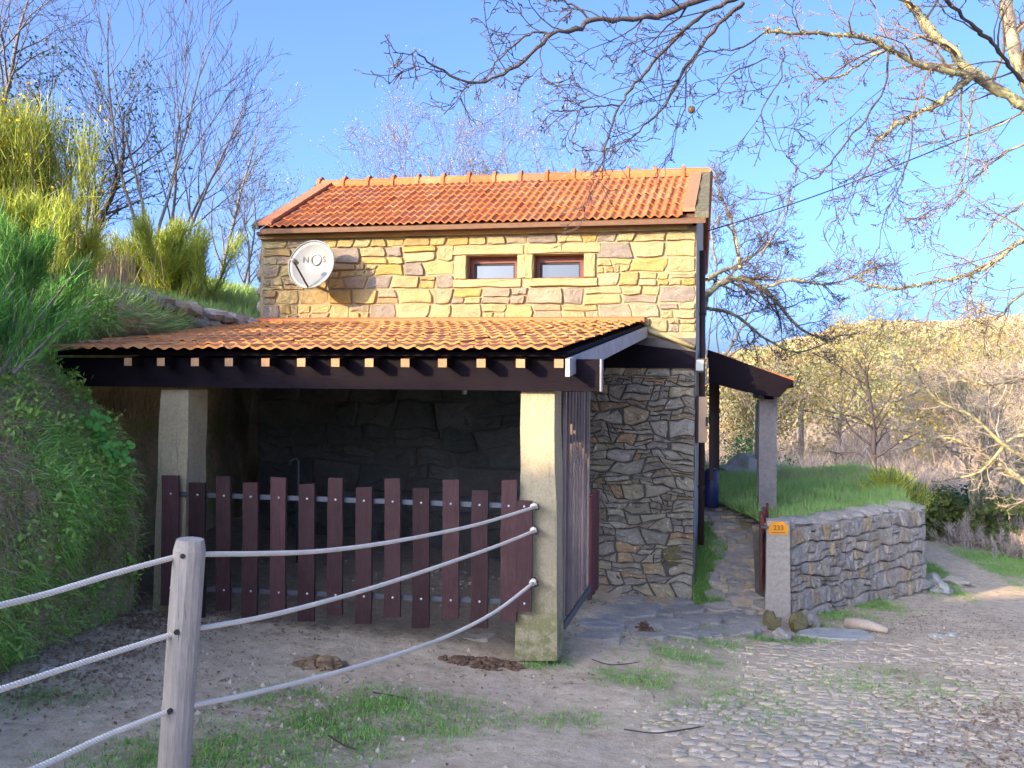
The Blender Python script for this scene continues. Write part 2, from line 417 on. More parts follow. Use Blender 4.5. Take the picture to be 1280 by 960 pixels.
class MB:
    def __init__(s): s.v = []; s.f = []; s.fm = []; s.cm = 0
    def face(s, idx): s.f.append(idx); s.fm.append(s.cm)
    def prism(s, bot, top):
        n = len(bot); b = len(s.v)
        s.v += [tuple(p) for p in bot] + [tuple(p) for p in top]
        s.face(tuple(range(b + n - 1, b - 1, -1))); s.face(tuple(range(b + n, b + 2 * n)))
        for i in range(n):
            j = (i + 1) % n; s.face((b + i, b + j, b + n + j, b + n + i))
        return s
    def box(s, c, ax, ay, az):
        """centre and three half-axis vectors"""
        c, ax, ay, az = map(Vector, (c, ax, ay, az))
        return s.prism([c - ax - ay - az, c + ax - ay - az, c + ax + ay - az, c - ax + ay - az],
                       [c - ax - ay + az, c + ax - ay + az, c + ax + ay + az, c - ax + ay + az])
    def bar(s, p, q, w, h, up=(0, 0, 1)):
        p, q = Vector(p), Vector(q); d = (q - p); L = d.length; d.normalize()
        side = d.cross(Vector(up)); side.normalize(); u2 = side.cross(d)
        return s.box((p + q) / 2, d * L / 2, side * w / 2, u2 * h / 2)
    def tube(s, pts, radii, n=6, cap=True):
        pts = [Vector(p) for p in pts]; b = len(s.v); m = len(pts)
        t0 = (pts[1] - pts[0]).normalized()
        ref = Vector((0, 0, 1)) if abs(t0.z) < .9 else Vector((1, 0, 0))
        a = t0.cross(ref).normalized()
        for i in range(m):
            t = (pts[min(i + 1, m - 1)] - pts[max(i - 1, 0)]).normalized()
            a = (a - t * a.dot(t))
            if a.length < 1e-6: a = t.orthogonal()
            a.normalize(); c = t.cross(a); r = radii[i] if hasattr(radii, '__len__') else radii
            for k in range(n):
                th = 2 * math.pi * k / n; q = pts[i] + (a * math.cos(th) + c * math.sin(th)) * r
                s.v.append((q.x, q.y, q.z))
        for i in range(m - 1):
            for k in range(n):
                k2 = (k + 1) % n
                s.face((b + i * n + k, b + i * n + k2, b + (i + 1) * n + k2, b + (i + 1) * n + k))
        if cap:
            s.face(tuple(b + k for k in range(n - 1, -1, -1))); s.face(tuple(b + (m - 1) * n + k for k in range(n)))
        return s
    def blob(s, c, r, seed=0, nu=7, nv=5, amp=.3, rot=0):
        b = len(s.v); cx, cy, cz = c; rx, ry, rz = r
        for j in range(nv + 1):
            ph = math.pi * j / nv
            for i in range(nu):
                th = 2 * math.pi * i / nu
                d = Vector((math.sin(ph) * math.cos(th), math.sin(ph) * math.sin(th), math.cos(ph)))
                k = 1 + amp * mnoise.noise(d * 1.4 + Vector((seed * 3.7, seed * 1.3, seed)))
                x, y = d.x * rx * k, d.y * ry * k
                s.v.append((cx + x * math.cos(rot) - y * math.sin(rot), cy + x * math.sin(rot) + y * math.cos(rot), cz + d.z * rz * k))
        for j in range(nv):
            for i in range(nu):
                i2 = (i + 1) % nu
                s.face((b + j * nu + i, b + (j + 1) * nu + i, b + (j + 1) * nu + i2, b + j * nu + i2))
        return s
    def build(s, name, mats, parent=None, origin=None, smooth=False):
        ff = [i for f in s.f for i in f]
        return obj_np(name, s.v, ff, [len(f) for f in s.f], mats, parent, origin, smooth, s.fm)

# blades: thin curved strips in one mesh
def blades_np(P, D, L, W, bend, seed=0):
    g = np.random.default_rng(seed); N = len(P)
    D = D / np.linalg.norm(D, axis=1, keepdims=True)
    rv = g.normal(size=(N, 3)); S = np.cross(D, rv); S /= np.linalg.norm(S, axis=1, keepdims=True) + 1e-9
    B = np.cross(D, S); L = L[:, None]; W = np.asarray(W).reshape(-1, 1) * np.ones((N, 1))
    if bend.ndim == 1: off = B * bend[:, None]
    else: off = bend
    mid = P + D * L * .55 + off * L * .3; tip = P + D * L * .95 + off * L
    V = np.stack([P - S * W, P + S * W, mid + S * W * .7, mid - S * W * .7, tip], 1).reshape(-1, 3)
    base = (np.arange(N) * 5)[:, None]
    ff = (base + np.array([[0, 1, 2, 3, 3, 2, 4]])).ravel()
    counts = np.tile([4, 3], N)
    return V, ff, counts

def leaves_np(P, size, seed=0, flat=0.0):
    g = np.random.default_rng(seed); N = len(P)
    n = g.normal(size=(N, 3)); n[:, 2] += flat * 3
    n /= np.linalg.norm(n, axis=1, keepdims=True)
    a = np.cross(n, g.normal(size=(N, 3))); a /= np.linalg.norm(a, axis=1, keepdims=True) + 1e-9
    b = np.cross(n, a); sz = (np.asarray(size) * g.uniform(.6, 1.3, N))[:, None]
    V = np.stack([P - a * sz, P + b * sz * .55 + n * sz * .15, P + a * sz, P - b * sz * .55 + n * sz * .15], 1).reshape(-1, 3)
    ff = np.arange(N * 4); return V, ff, np.full(N, 4)

# ------------------------------------------------------------------ terrain
CTRL = [(-3, 0, .45), (0, 0, .45), (3, 0, .4), (7, 0, .2), (-2, 2, .38), (0, 2, .36), (2, 2, .34), (5, 2, .15), (-2.9, 5, .3), (-2.0, 3.85, .27), (0, 3.85, .25),
        (1.6, 3.85, .2), (3.2, 3.85, .1), (.19, 6.2, 0.0), (-1.2, 6.0, .12), (-2.67, 6.8, .2), (-3.0, 8.5, .22), (-1, 8.5, .16), (-2.6, 10.4, .2),
        (2.0, 9.55, -.34), (.84, 9.7, -.28), (-.4, 9.9, .05), (.45, 7.3, .06), (1.2, 7.6, -.12), (2.75, 8.95, -.42), (5.1, 10.8, -.54), (3.2, 8.4, -.40), (2.0, 7.0, -.16),
        (2.2, 5.0, .02), (3.6, 6.0, -.1), (4.5, 7.8, -.3), (6, 6, -.25), (5.8, 11.4, -.6), (6.7, 14, -.68), (8.5, 11, -.7), (8.5, 14, -.8), (8.4, 18, -.95), (10, 20, -1.1), (7, 20, -1.0),
        (12, 12, -.9), (9, 8, -.5), (14, 18, -1.2), (3, 12, -.2), (3, 16, -.4), (0, 13, 0), (-3, 13, .2), (5, 20, -.9), (0, 20, -.5), (20, 24, -1.6), (8, 26, -1.5), (20, 10, -1.2), (18, 0, -.6)]
_c = np.array(CTRL)
def _U(r): return np.where(r > 1e-9, r * r * np.log(r + 1e-12), 0)
_K = _U(np.linalg.norm(_c[:, None, :2] - _c[None, :, :2], axis=2)) + np.eye(len(_c)) * .02
_P = np.c_[np.ones(len(_c)), _c[:, :2]]
_A = np.block([[_K, _P], [_P.T, np.zeros((3, 3))]])
_w = np.linalg.solve(_A, np.r_[_c[:, 2], 0, 0, 0])

def sstep(x, a, b):
    t = np.clip((x - a) / (b - a), 0, 1); return t * t * (3 - 2 * t)

def H(x, y, detail=True):
    x = np.atleast_1d(np.asarray(x, float)); y = np.atleast_1d(np.asarray(y, float))
    xc = np.clip(x, -3.2, 18); yc = np.clip(y, -1, 26)
    pts = np.stack([xc.ravel(), yc.ravel()], 1)
    out = np.empty(len(pts))
    for i in range(0, len(pts), 20000):
        p = pts[i:i + 20000]
        r = np.linalg.norm(p[:, None] - _c[None, :, :2], axis=2)
        out[i:i + 20000] = _U(r) @ _w[:-3] + _w[-3] + p @ _w[-2:]
    near = out.reshape(x.shape)
    d = np.sqrt(x ** 2 + y ** 2)
    az = x / np.maximum(np.abs(y), 1)
    k = .052 + .036 * sstep(az, .22, .42)
    far = -1.5 + np.clip(d - 27, 0, 215) * k + 14 * fbm(x / 60, y / 60, 5) * sstep(d, 40, 160) * .5 + 2.2 * fbm(x / 14, y / 14, 8) * sstep(d, 25, 60)
    far = far - np.clip(d - 260, 0, 800) * .05
    far = np.where(y < 3, np.minimum(far, -.5), far)
    b = sstep(np.maximum(np.maximum(y - 20, (x - 13)), (-y - 3)), 0, 9)
    z = near * (1 - b) + far * b
    if detail:
        w = 1 - sstep(d, 14, 30)
        z = z + w * (.05 * fbm(x * 1.6, y * 1.6, 1) + .028 * fbm(x * 7, y * 7, 2, 3))
    return z

def ground_at(px, py, tmax=400):
    d = ray(px, py); d = d / d.y
    ys = np.concatenate([np.arange(1.5, 30, .05), np.arange(30, tmax, 1.0)])
    X = d.x * ys; Z = CAMZ + d.z * ys
    g = H(X, ys, False)
    k = np.argmax(Z < g)
    return Vector((X[k], ys[k], g[k]))

GRASS_BLOBS = []   # (x, y, r, strength)
for px, py, r, st in [(470, 885, .30, 1), (400, 905, .28, 1), (290, 935, .33, .9), (520, 910, .25, .8), (235, 955, .35, 1), (345, 955, .3, .8), (560, 885, .22, .6), (440, 925, .26, .9), (590, 905, .2, .4), (380, 870, .2, .6),
                      (690, 831, .13, 1), (672, 834, .1, .9), (880, 803, .25, .6), (850, 822, .28, .6), (795, 850, .25, .7), (905, 790, .2, .6), (730, 748, .14, .7), (1045, 768, .3, 1), (1090, 757, .3, 1),
                      (1025, 785, .15, .8), (1185, 715, .7, 1), (1175, 735, .5, 1), (1250, 755, .3, .8), (50, 875, .16, .7), (90, 880, .14, .5), (880, 700, .3, 1), (885, 660, .3, 1), (640, 740, .1, .3),
                      (1100, 860, .5, .3), (930, 880, .5, .3), (1260, 700, .9, .9), (1275, 715, .8, .9), (700, 900, .22, .35), (330, 875, .16, .5), (960, 800, .2, .9), (1000, 800, .2, .7)]:
    g = ground_at(px, py)
    GRASS_BLOBS.append((g.x, g.y, r, st))

TRACK = [ground_at(*q) for q in [(1152, 683), (1176, 697), (1206, 714), (1236, 735), (1268, 762)]]
def trackmask(x, y):
    d = np.full(np.shape(x), 99.0)
    for a, b in zip(TRACK[:-1], TRACK[1:]):
        ux, uy = b.x - a.x, b.y - a.y; L2 = ux * ux + uy * uy
        t = np.clip(((x - a.x) * ux + (y - a.y) * uy) / L2, 0, 1); d = np.minimum(d, np.hypot(x - a.x - t * ux, y - a.y - t * uy))
    return 1 - sstep(d + .15 * fbm(x * 3, y * 3, 77), .28, .5)

def grassmask(x, y):
    m = np.zeros_like(x)
    for bx, by, r, st in GRASS_BLOBS:
        q = ((x - bx) ** 2 + ((y - by)) ** 2) / (r * r)
        m = np.maximum(m, st * np.exp(-q * 1.1))
    return np.clip(m + .5 * fbm(x * 5, y * 5, 21) * (m > .05), 0, 1) * (1 - trackmask(x, y))

def graded(a, b, step, lo, hi, k=1.18):
    mid = list(np.arange(a, b + 1e-6, step)); s_ = step; p = b; up = []
    while p < hi: s_ *= k; p += s_; up.append(p)
    s_ = step; p = a; dn = []
    while p > lo: s_ *= k; p -= s_; dn.append(p)
    return np.array(dn[::-1] + mid + up)
gx = graded(-3.6, 8.0, .055, -900, 1100); gy = graded(1.6, 12.5, .055, -300, 1600)
GX, GY = np.meshgrid(gx, gy)
GZ = H(GX, GY)
V = np.stack([GX, GY, GZ], 2).reshape(-1, 3)
ny, nx = GX.shape
ii = (np.arange(ny - 1)[:, None] * nx + np.arange(nx - 1)[None, :]).ravel()
ff = np.stack([ii, ii + 1, ii + nx + 1, ii + nx], 1).ravel()
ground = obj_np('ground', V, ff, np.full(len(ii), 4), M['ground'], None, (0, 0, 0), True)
tag(ground, kind='structure')
def put_attr(o, name, arr):
    a = o.data.attributes.new(name, 'FLOAT', 'POINT'); a.data.foreach_set('value', np.asarray(arr, np.float32).ravel())
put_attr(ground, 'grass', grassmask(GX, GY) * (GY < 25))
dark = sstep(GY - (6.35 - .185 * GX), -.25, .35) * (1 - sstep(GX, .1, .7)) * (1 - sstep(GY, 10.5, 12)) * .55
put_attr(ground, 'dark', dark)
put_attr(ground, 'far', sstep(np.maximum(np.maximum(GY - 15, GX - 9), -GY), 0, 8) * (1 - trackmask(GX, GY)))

# ------------------------------------------------------------------ hillside bank on the left
FOOT = [(-6, -3.5), (0, -3.3), (3, -3.05), (5, -2.93), (6.0, -2.88), (6.75, -2.85), (7.0, -3.2), (7.5, -3.75), (9, -3.75), (10.4, -3.6), (14, -3.6), (20, -4), (40, -9)]
PROF_A = [(.25, -.4), (.0, 0), (-.02, .35), (.02, .7), (.04, 1.05), (-.14, 1.38), (-.40, 1.68), (-.78, 1.95), (-1.2, 2.15), (-1.7, 2.4), (-2.6, 2.75), (-5, 3.4), (-9, 4.2), (-16, 5.2), (-40, 8), (-90, 12)]
PROF_B = [(.25, -.4), (.0, 0), (-.01, .5), (-.02, 1.0), (-.03, 1.5), (.0, 2.0), (.25, 2.12), (.42, 2.2), (.42, 2.38), (.25, 2.5), (-.3, 2.62), (-1.2, 2.85), (-2.6, 3.15), (-5, 3.8), (-9, 4.6), (-16, 5.8), (-40, 8), (-90, 12)]
by = np.concatenate([np.arange(-6, 2, .8), np.arange(2, 14, .09), np.arange(14, 44, 1.5)])
fx = np.interp(by, [f[0] for f in FOOT], [f[1] for f in FOOT])
tb = sstep(by, 6.9, 7.6)
def resample(prof, m=70):
    p = np.array(prof, float); seg = np.r_[0, np.cumsum(np.minimum(np.linalg.norm(np.diff(p, axis=0), axis=1), 1.2))]
    t = np.linspace(0, seg[-1], m); return np.interp(t, seg, p[:, 0]), np.interp(t, seg, p[:, 1])
ax_, az_ = resample(PROF_A); bx_, bz_ = resample(PROF_B)
BX = fx[:, None] + ax_[None] * (1 - tb[:, None]) + bx_[None] * tb[:, None]
BZ = .2 + az_[None] * (1 - tb[:, None]) + bz_[None] * tb[:, None]
BY = np.repeat(by[:, None], BX.shape[1], 1)
steep = np.exp(-np.clip(BZ - 2.2, 0, 9))
BX = BX + (.34 * fbm(BY * 1.3, BZ * 1.3, 31) + .12 * fbm(BY * 5, BZ * 5, 32)) * steep * sstep(BZ, .0, .4)
BZ = BZ + .25 * fbm(BX * .8, BY * .8, 33) * sstep(BZ, 1.9, 2.8) * (1 - .6 * tb[:, None])
BZ = BZ + sstep(by, 10, 14)[:, None] * .5 * sstep(BZ, 1.5, 2.6)
Vb = np.stack([BX, BY, BZ], 2).reshape(-1, 3)
nb, mb = BX.shape
ii = (np.arange(nb - 1)[:, None] * mb + np.arange(mb - 1)[None, :]).ravel()
ffb = np.stack([ii, ii + mb, ii + mb + 1, ii + 1], 1).ravel()
bank = obj_np('hillside', Vb, ffb, np.full(len(ii), 4), M['bank'], None, (0, 0, 0), True)
tag(bank, kind='structure')
def bank_pt(px, py):
    """first point of the bank seen through a pixel"""
    d = ray(px, py); best = None
    ys = np.arange(3, 13, .04)
    for Y in ys:
        p = at(px, py, Y); i = int(np.argmin(np.abs(by - Y)))
        zz = np.interp(-p.x, -BX[i][::1], BZ[i]) if p.x < BX[i].max() else -9
        if p.x < BX[i].max() and p.z < zz: return Vector((p.x, Y, zz))
    return None
def bank_z(x, y):
    i = int(np.argmin(np.abs(by - y))); j = int(np.argmin(np.abs(BX[i] - x))); return BZ[i, j]

# hill behind the camera, over which the low sun comes (its crest shades the yard)
EQ = [(-60, 3.6), (-20, 3.6), (-12, 3.5), (-9.7, 3.35), (-8.9, 3.25), (-7.2, 2.85), (-6.3, 2.55), (-5.6, 2.5), (-5.3, 2.58), (-4.72, 2.58), (-4.63, 2.14), (-4.4, 2.1), (-4.1, 2.5), (-3.6, 2.8), (-1, 2.8), (.2, 1.6), (2, -3), (60, -4)]
hw = np.concatenate([np.arange(-60, -14, 2), np.arange(-14, 2, .25), np.arange(2, 60, 2)])
hs = np.array([-70, -50, -35, -26, -21, -18, -16.5, -15.7, -15, -14.3, -13.5, -12, -10, -8])
crest = np.interp(hw, [e[0] for e in EQ], [e[1] for e in EQ]) + 16.6 * math.tan(SUN_EL) + .25 * fbm(hw * 1.2, hw * 0, 41) + .12 * fbm(hw * 4, hw * 0, 42)
fall = np.interp(hs, [-70, -35, -21, -16.5, -15, -13.5, -10, -8], [.2, .75, .95, .99, 1, .93, .35, -.15])
HW, HS = np.meshgrid(hw, hs, indexing='ij')
HX = HW * math.cos(PHI) + HS * math.sin(PHI); HY = -HW * math.sin(PHI) + HS * math.cos(PHI)
HZ = crest[:, None] * fall[None]
nb2, mb2 = HW.shape
ii = (np.arange(nb2 - 1)[:, None] * mb2 + np.arange(mb2 - 1)[None, :]).ravel()
hill = obj_np('hill', np.stack([HX, HY, HZ], 2).reshape(-1, 3), np.stack([ii, ii + mb2, ii + mb2 + 1, ii + 1], 1).ravel(), np.full(len(ii), 4), M['bank'], None, (0, 0, 0), True)
tag(hill, kind='structure')

# ------------------------------------------------------------------ house frame
UF = R(10.5)
U = Vector((math.cos(UF), -math.sin(UF), 0)); NO = Vector((-math.sin(UF), -math.cos(UF), 0))
VD = R(13.6); VV = Vector((math.sin(VD), math.cos(VD), 0))
WR = at(869, 480, 9.6); WR.z = 0
def wpl(px, py, off=0):
    return onplane(px, py, WR + NO * off, NO)
WL = wpl(325, 480); WL.z = 0
LW = (WR - WL).length
def wp(s_, z, off=0): return WL + U * s_ + Vector((0, 0, z)) + NO * off
def s_of(px, py=350): return (wpl(px, py) - WL).dot(U)
def z_of(px, py): return wpl(px, py).z

house = thing('stone_house', 'two-storey stone house with sunlit yellow upper wall and orange tiled roof', 'house', (WL + WR) / 2)

# --- stones
def zone_stones(s0, s1, z0, z1, h, w, split=.3, seed=0, gap=.010, wav=.02, slant=.045, rnd=.034):
    """irregular coursed rubble filling a rectangle; returns outlines [(s,z)...]"""
    rg = random.Random(seed); out = []
    zs = [z0]
    while zs[-1] < z1 - h[0] * .6:
        zs.append(zs[-1] + rg.uniform(*h))
    k = (z1 - z0) / (zs[-1] - z0); zs = [z0 + (q - z0) * k for q in zs]
    def line(i, s_):
        if i == 0 or i == len(zs) - 1: return zs[i]
        return zs[i] + wav * 2.0 * (mnoise.noise(Vector((s_ * 1.7, i * 7.3, seed))) + .7 * mnoise.noise(Vector((s_ * 5.5, i * 3.1, seed + 4))))
    for i in range(len(zs) - 1):
        hh = zs[i + 1] - zs[i]; sc = .75 + .5 * hh / h[1]
        cuts = [s0]; 
        while cuts[-1] < s1 - w[0] * .5:
            cuts.append(cuts[-1] + rg.uniform(*w) * sc)
        k = (s1 - s0) / (cuts[-1] - s0); cuts = [s0 + (q - s0) * k for q in cuts]
        sl = [0] + [rg.uniform(-slant, slant) for _ in cuts[1:-1]] + [0]
        for j in range(len(cuts) - 1):
            bands = [(0, 1)]
            if rg.random() < split and hh > h[0] * .9:
                m_ = rg.uniform(.35, .65); bands = [(0, m_), (m_, 1)]
            for (b0, b1) in bands:
                subs = [(0, 1)]
                if len(bands) == 2 and rg.random() < .45:
                    q = rg.uniform(.35, .65); subs = [(0, q), (q, 1)]
                for (c0, c1) in subs:
                    def P(a, b):
                        L_ = cuts[j] + sl[j] * (b - .5) * 2; R_ = cuts[j + 1] + sl[j + 1] * (b - .5) * 2
                        s_ = L_ + (R_ - L_) * a
                        return s_, line(i, s_) * (1 - b) + line(i + 1, s_) * b
                    out.append([P(a, b) for a, b in ((c0, b0), (c0 + (c1 - c0) / 3, b0), (c0 + (c1 - c0) * 2 / 3, b0), (c1, b0), (c1, (b0 + b1) / 2), (c1, b1), (c0 + (c1 - c0) * 2 / 3, b1), (c0 + (c1 - c0) / 3, b1), (c0, b1), (c0, (b0 + b1) / 2))])
    res = []
    for poly in out:
        cx = sum(p[0] for p in poly) / len(poly); cz = sum(p[1] for p in poly) / len(poly)
        q = []
        n = len(poly)
        wdt = max(p[0] for p in poly) - min(p[0] for p in poly); hgt = max(p[1] for p in poly) - min(p[1] for p in poly)
        for a, (x, z) in enumerate(poly):
            corner = a in (0, 3, 5, 8)
            dx, dz = x - cx, z - cz
            g = gap + (rg.uniform(.15, 1) * rnd * min(wdt, hgt) * 2.4 if corner else rg.uniform(-.006, .010))
            l_ = math.hypot(dx, dz) + 1e-6
            fx_ = max(0, abs(dx) - g * (1.0 if not corner else .8)) / (abs(dx) + 1e-6); fz_ = max(0, abs(dz) - g * (1.0 if not corner else .6)) / (abs(dz) + 1e-6)
            q.append((cx + dx * fx_, cz + dz * fz_))
        res.append(q)
    return res

def stone_obj(poly, place, depth, parent, mat, name='stone', rg=random, rough=.012, tilt=.06):
    """place(s,z,off)->world; makes one pillow-faced stone"""
    n = len(poly); cx = sum(p[0] for p in poly) / n; cz = sum(p[1] for p in poly) / n
    sx = max(p[0] for p in poly) - min(p[0] for p in poly); sz = max(p[1] for p in poly) - min(p[1] for p in poly)
    dep = depth * rg.uniform(.7, 1.25); tx, tz = rg.uniform(-tilt, tilt), rg.uniform(-tilt, tilt)
    bev = min(.012, .09 * min(sx, sz))
    Vv = []; Ff = []
    def ring(inset, off, jit):
        for (x, z) in poly:
            dx, dz = x - cx, z - cz; l_ = math.hypot(dx, dz) + 1e-6
            k = max(.05, (l_ - inset) / l_)
            o = off + (dx * tx + dz * tz) * (1 if off > 0 else 0) + rg.uniform(-jit, jit)
            Vv.append(place(cx + dx * k, cz + dz * k, o))
    ring(0, -.05, 0); ring(0, dep * .55, rough * .4); ring(bev, dep, rough * .6); ring(min(sx, sz) * .3, dep + .002, rough * 1.1)
    Vv.append(place(cx, cz, dep + rg.uniform(-rough, rough)))
    for r_ in range(3):
        for a in range(n):
            b = (a + 1) % n; Ff.append((r_ * n + a, r_ * n + b, (r_ + 1) * n + b, (r_ + 1) * n + a))
    for a in range(n): Ff.append((3 * n + a, 3 * n + (a + 1) % n, 4 * n))
    o = obj_np(name, [tuple(v) for v in Vv], [i for f in Ff for i in f], [len(f) for f in Ff], mat, parent, None, False)
    return o

# key heights on the wall
Z_LEAN = 2.66
Z_EAVE = 3.725
win = []
for (xl, xr, yt, yb) in ((584, 647, 319, 349), (667, 730, 318, 348)):
    win.append((s_of(xl, 335), s_of(xr, 335), z_of((xl + xr) / 2, yb), z_of((xl + xr) / 2, yt)))
zwb = min(w_[2] for w_ in win); zwt = max(w_[3] for w_ in win)
win = [(a, b, zwb, zwt) for a, b, _, _ in win]

# --- wall cores
mbw = MB()
ss = sorted([0, LW] + [w_[0] for w_ in win] + [w_[1] for w_ in win]); zz = [2.5, zwb, zwt, Z_EAVE]
for i in range(len(ss) - 1):
    for j in range(3):
        hole = j == 1 and any(abs(ss[i] - w_[0]) < 1e-6 for w_ in win)
        b = len(mbw.v)
        mbw.v += [tuple(wp(ss[i], zz[j], .018)), tuple(wp(ss[i + 1], zz[j], .018)), tuple(wp(ss[i + 1], zz[j + 1], .018)), tuple(wp(ss[i], zz[j + 1], .018))]
        if not hole: mbw.face((b, b + 1, b + 2, b + 3))
        else:
            mbw.v += [tuple(wp(ss[i], zz[j], -.3)), tuple(wp(ss[i + 1], zz[j], -.3)), tuple(wp(ss[i + 1], zz[j + 1], -.3)), tuple(wp(ss[i], zz[j + 1], -.3))]
            for a in range(4):
                c = (a + 1) % 4; mbw.face((b + a, b + c, b + 4 + c, b + 4 + a))
            mbw.face((b + 4, b + 5, b + 6, b + 7))
wall_up = mbw.build('upper_wall', M['core_sun'], house)
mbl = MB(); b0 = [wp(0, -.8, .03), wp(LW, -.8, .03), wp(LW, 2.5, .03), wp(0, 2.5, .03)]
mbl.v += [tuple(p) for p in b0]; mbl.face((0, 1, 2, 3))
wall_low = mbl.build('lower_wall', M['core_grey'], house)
# gables and back
EAVE_R, EAVE_L = at(882, 282, 9.35), at(325, 288, 10.28)
RID_R, RID_L = at(887, 216, 11.5), at(401, 232, 12.45)
gv = (RID_R - EAVE_R); gv.z = 0
CB, CA = WR + gv * 1.95, WL + Vector((RID_L.x - EAVE_L.x, RID_L.y - EAVE_L.y, 0)) * 1.95
def gable(A, Bk, rid, mat, flip, nm='gable_wall'):
    m_ = MB(); N_ = 14; K_ = 24; idx = {}
    outv = Vector((gv.y, -gv.x, 0)).normalized() * (1 if not flip else -1)
    for i in range(N_ + 1):
        t = i / N_; p = A.lerp(Bk, t); top = Z_EAVE + (rid - .1 - Z_EAVE) * (1 - abs(t - .5) * 2)
        for k in range(K_ + 1):
            z = -.8 + (top + .8) * k / K_
            o = .022 * mnoise.noise(Vector((p.y * 6, z * 7, 3))) * (1 if 0 < i else 0.4)
            m_.v.append(tuple(p + Vector((0, 0, z)) + outv * o)); idx[i, k] = len(m_.v) - 1
    for i in range(N_):
        for k in range(K_):
            q = (idx[i, k], idx[i + 1, k], idx[i + 1, k + 1], idx[i, k + 1]); m_.face(q if not flip else q[::-1])
    return m_.build(nm, mat, house)
gable(WR, CB, RID_R.z, M['plaster_edge'], False)
gable(WL, CA, RID_L.z, M['core_grey'], True)
mbk = MB(); mbk.v += [tuple(p) for p in (CB + Vector((0, 0, -.8)), CA + Vector((0, 0, -.8)), CA + Vector((0, 0, Z_EAVE)), CB + Vector((0, 0, Z_EAVE)))]; mbk.face((0, 1, 2, 3))
mbk.build('back_wall', M['core_grey'], house)

rs = random.Random(5)
lin_h = .115; sill_h = .10; jw = .13
sA, sB = win[0][0] - jw, win[1][1] + jw
ztop = 3.665
zones_up = [(0.03, sA - .01, zwb - sill_h, zwt + lin_h, (.15, .24), (.16, .36), 11), (sB + .01, LW, zwb - sill_h, zwt + lin_h, (.14, .25), (.2, .48), 12),
            (0.03, LW, zwt + lin_h, ztop, (.13, .2), (.16, .36), 13), (0.03, LW, 2.56, zwb - sill_h, (.14, .22), (.16, .38), 14)]
for (a, b, c, d, hh, ww, sd) in zones_up:
    for poly in zone_stones(a, b, c, d, hh, ww, .3, sd, .004, .016, .024, .06):
        if sd == 14 and max(p[1] for p in poly) < 2.6: continue
        stone_obj(poly, wp, .042, wall_up, M['stone_sun'], rg=rs, rough=.007, tilt=.05)
# dressed pieces round the windows
def wbox(s0, s1, z0, z1, o0, o1, name, mat, parent, slope=0):
    m_ = MB(); m_.prism([wp(s0, z0, o0), wp(s1, z0, o0), wp(s1, z0, o1), wp(s0, z0, o1)][::-1], [wp(s0, z1, o0), wp(s1, z1, o0), wp(s1, z1, o1), wp(s0, z1, o1)][::-1])
    return m_.build(name, mat, parent)
def dressed(s0, s1, z0, z1, name, dep):
    pl = []
    for (a0, b0, a1, b1, m_) in ((s0, z0, s1, z0, 4), (s1, z0, s1, z1, 2), (s1, z1, s0, z1, 4), (s0, z1, s0, z0, 2)):
        for q in range(m_):
            t = q / m_; j = .006 if q else .002
            pl.append((a0 + (a1 - a0) * t + rs.uniform(-j, j) * (b0 != b1), b0 + (b1 - b0) * t + rs.uniform(-j, j) * (a0 != a1)))
    return stone_obj(pl, wp, dep, wall_up, M['dressed'], name, rs, .006, .02)
smid = (win[0][1] + win[1][0]) / 2
for k, w_ in enumerate(win):
    a = sA - .07 if k == 0 else smid + .012; b = smid - .012 if k == 0 else sB + .06
    dressed(a, b, zwt + .004, zwt + lin_h - .012, 'lintel', .05)
    dressed(a + .04, b - .03, zwb - sill_h + .01, zwb - .004, 'window_sill', .052)
dressed(sA, win[0][0] - .004, zwb, zwt, 'jamb', .045)
dressed(win[0][1] + .004, win[1][0] - .004, zwb, zwt, 'jamb', .047)
dressed(win[1][1] + .004, sB, zwb, zwt, 'jamb', .045)
for w_ in win:
    a, b, c, d = w_; fo = -.20; fw = .055
    m_ = MB()
    for (s0, s1, z0, z1) in ((a, a + fw, c, d), (b - fw, b, c, d), (a + fw, b - fw, d - fw - .02, d), (a + fw, b - fw, c, c + .03)):
        m_.prism([wp(s0, z0, fo), wp(s1, z0, fo), wp(s1, z0, fo + .07), wp(s0, z0, fo + .07)][::-1], [wp(s0, z1, fo), wp(s1, z1, fo), wp(s1, z1, fo + .07), wp(s0, z1, fo + .07)][::-1])
    fr = m_.build('window', M['window_wood'], house)
    wbox(a + fw, b - fw, c + .03, d - fw - .02, fo + .01, fo + .03, 'pane', M['glass'], fr)
    m_ = MB()
    for (s0, s1, z0, z1) in ((a + fw, a + fw + .02, c + .03, d - fw - .02), (b - fw - .02, b - fw, c + .03, d - fw - .02), (a + fw + .02, b - fw - .02, d - fw - .04, d - fw - .02)):
        m_.prism([wp(s0, z0, fo), wp(s1, z0, fo), wp(s1, z0, fo + .05), wp(s0, z0, fo + .05)][::-1], [wp(s0, z1, fo), wp(s1, z1, fo), wp(s1, z1, fo + .05), wp(s0, z1, fo + .05)][::-1])
    m_.build('sash', M['black'], fr)
# lower shaded stones
sR0 = s_of(728, 600)
rs = random.Random(9)
cnt = 0
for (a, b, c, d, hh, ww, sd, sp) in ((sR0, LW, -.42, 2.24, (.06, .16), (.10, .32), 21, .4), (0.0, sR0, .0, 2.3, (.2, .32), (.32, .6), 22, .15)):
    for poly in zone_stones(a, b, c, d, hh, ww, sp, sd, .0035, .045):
        stone_obj(poly, wp, .055, wall_low, M['stone_grey'] if sd == 21 else M['stone_shade_tone'], rg=rs, rough=.013, tilt=.16); cnt += 1
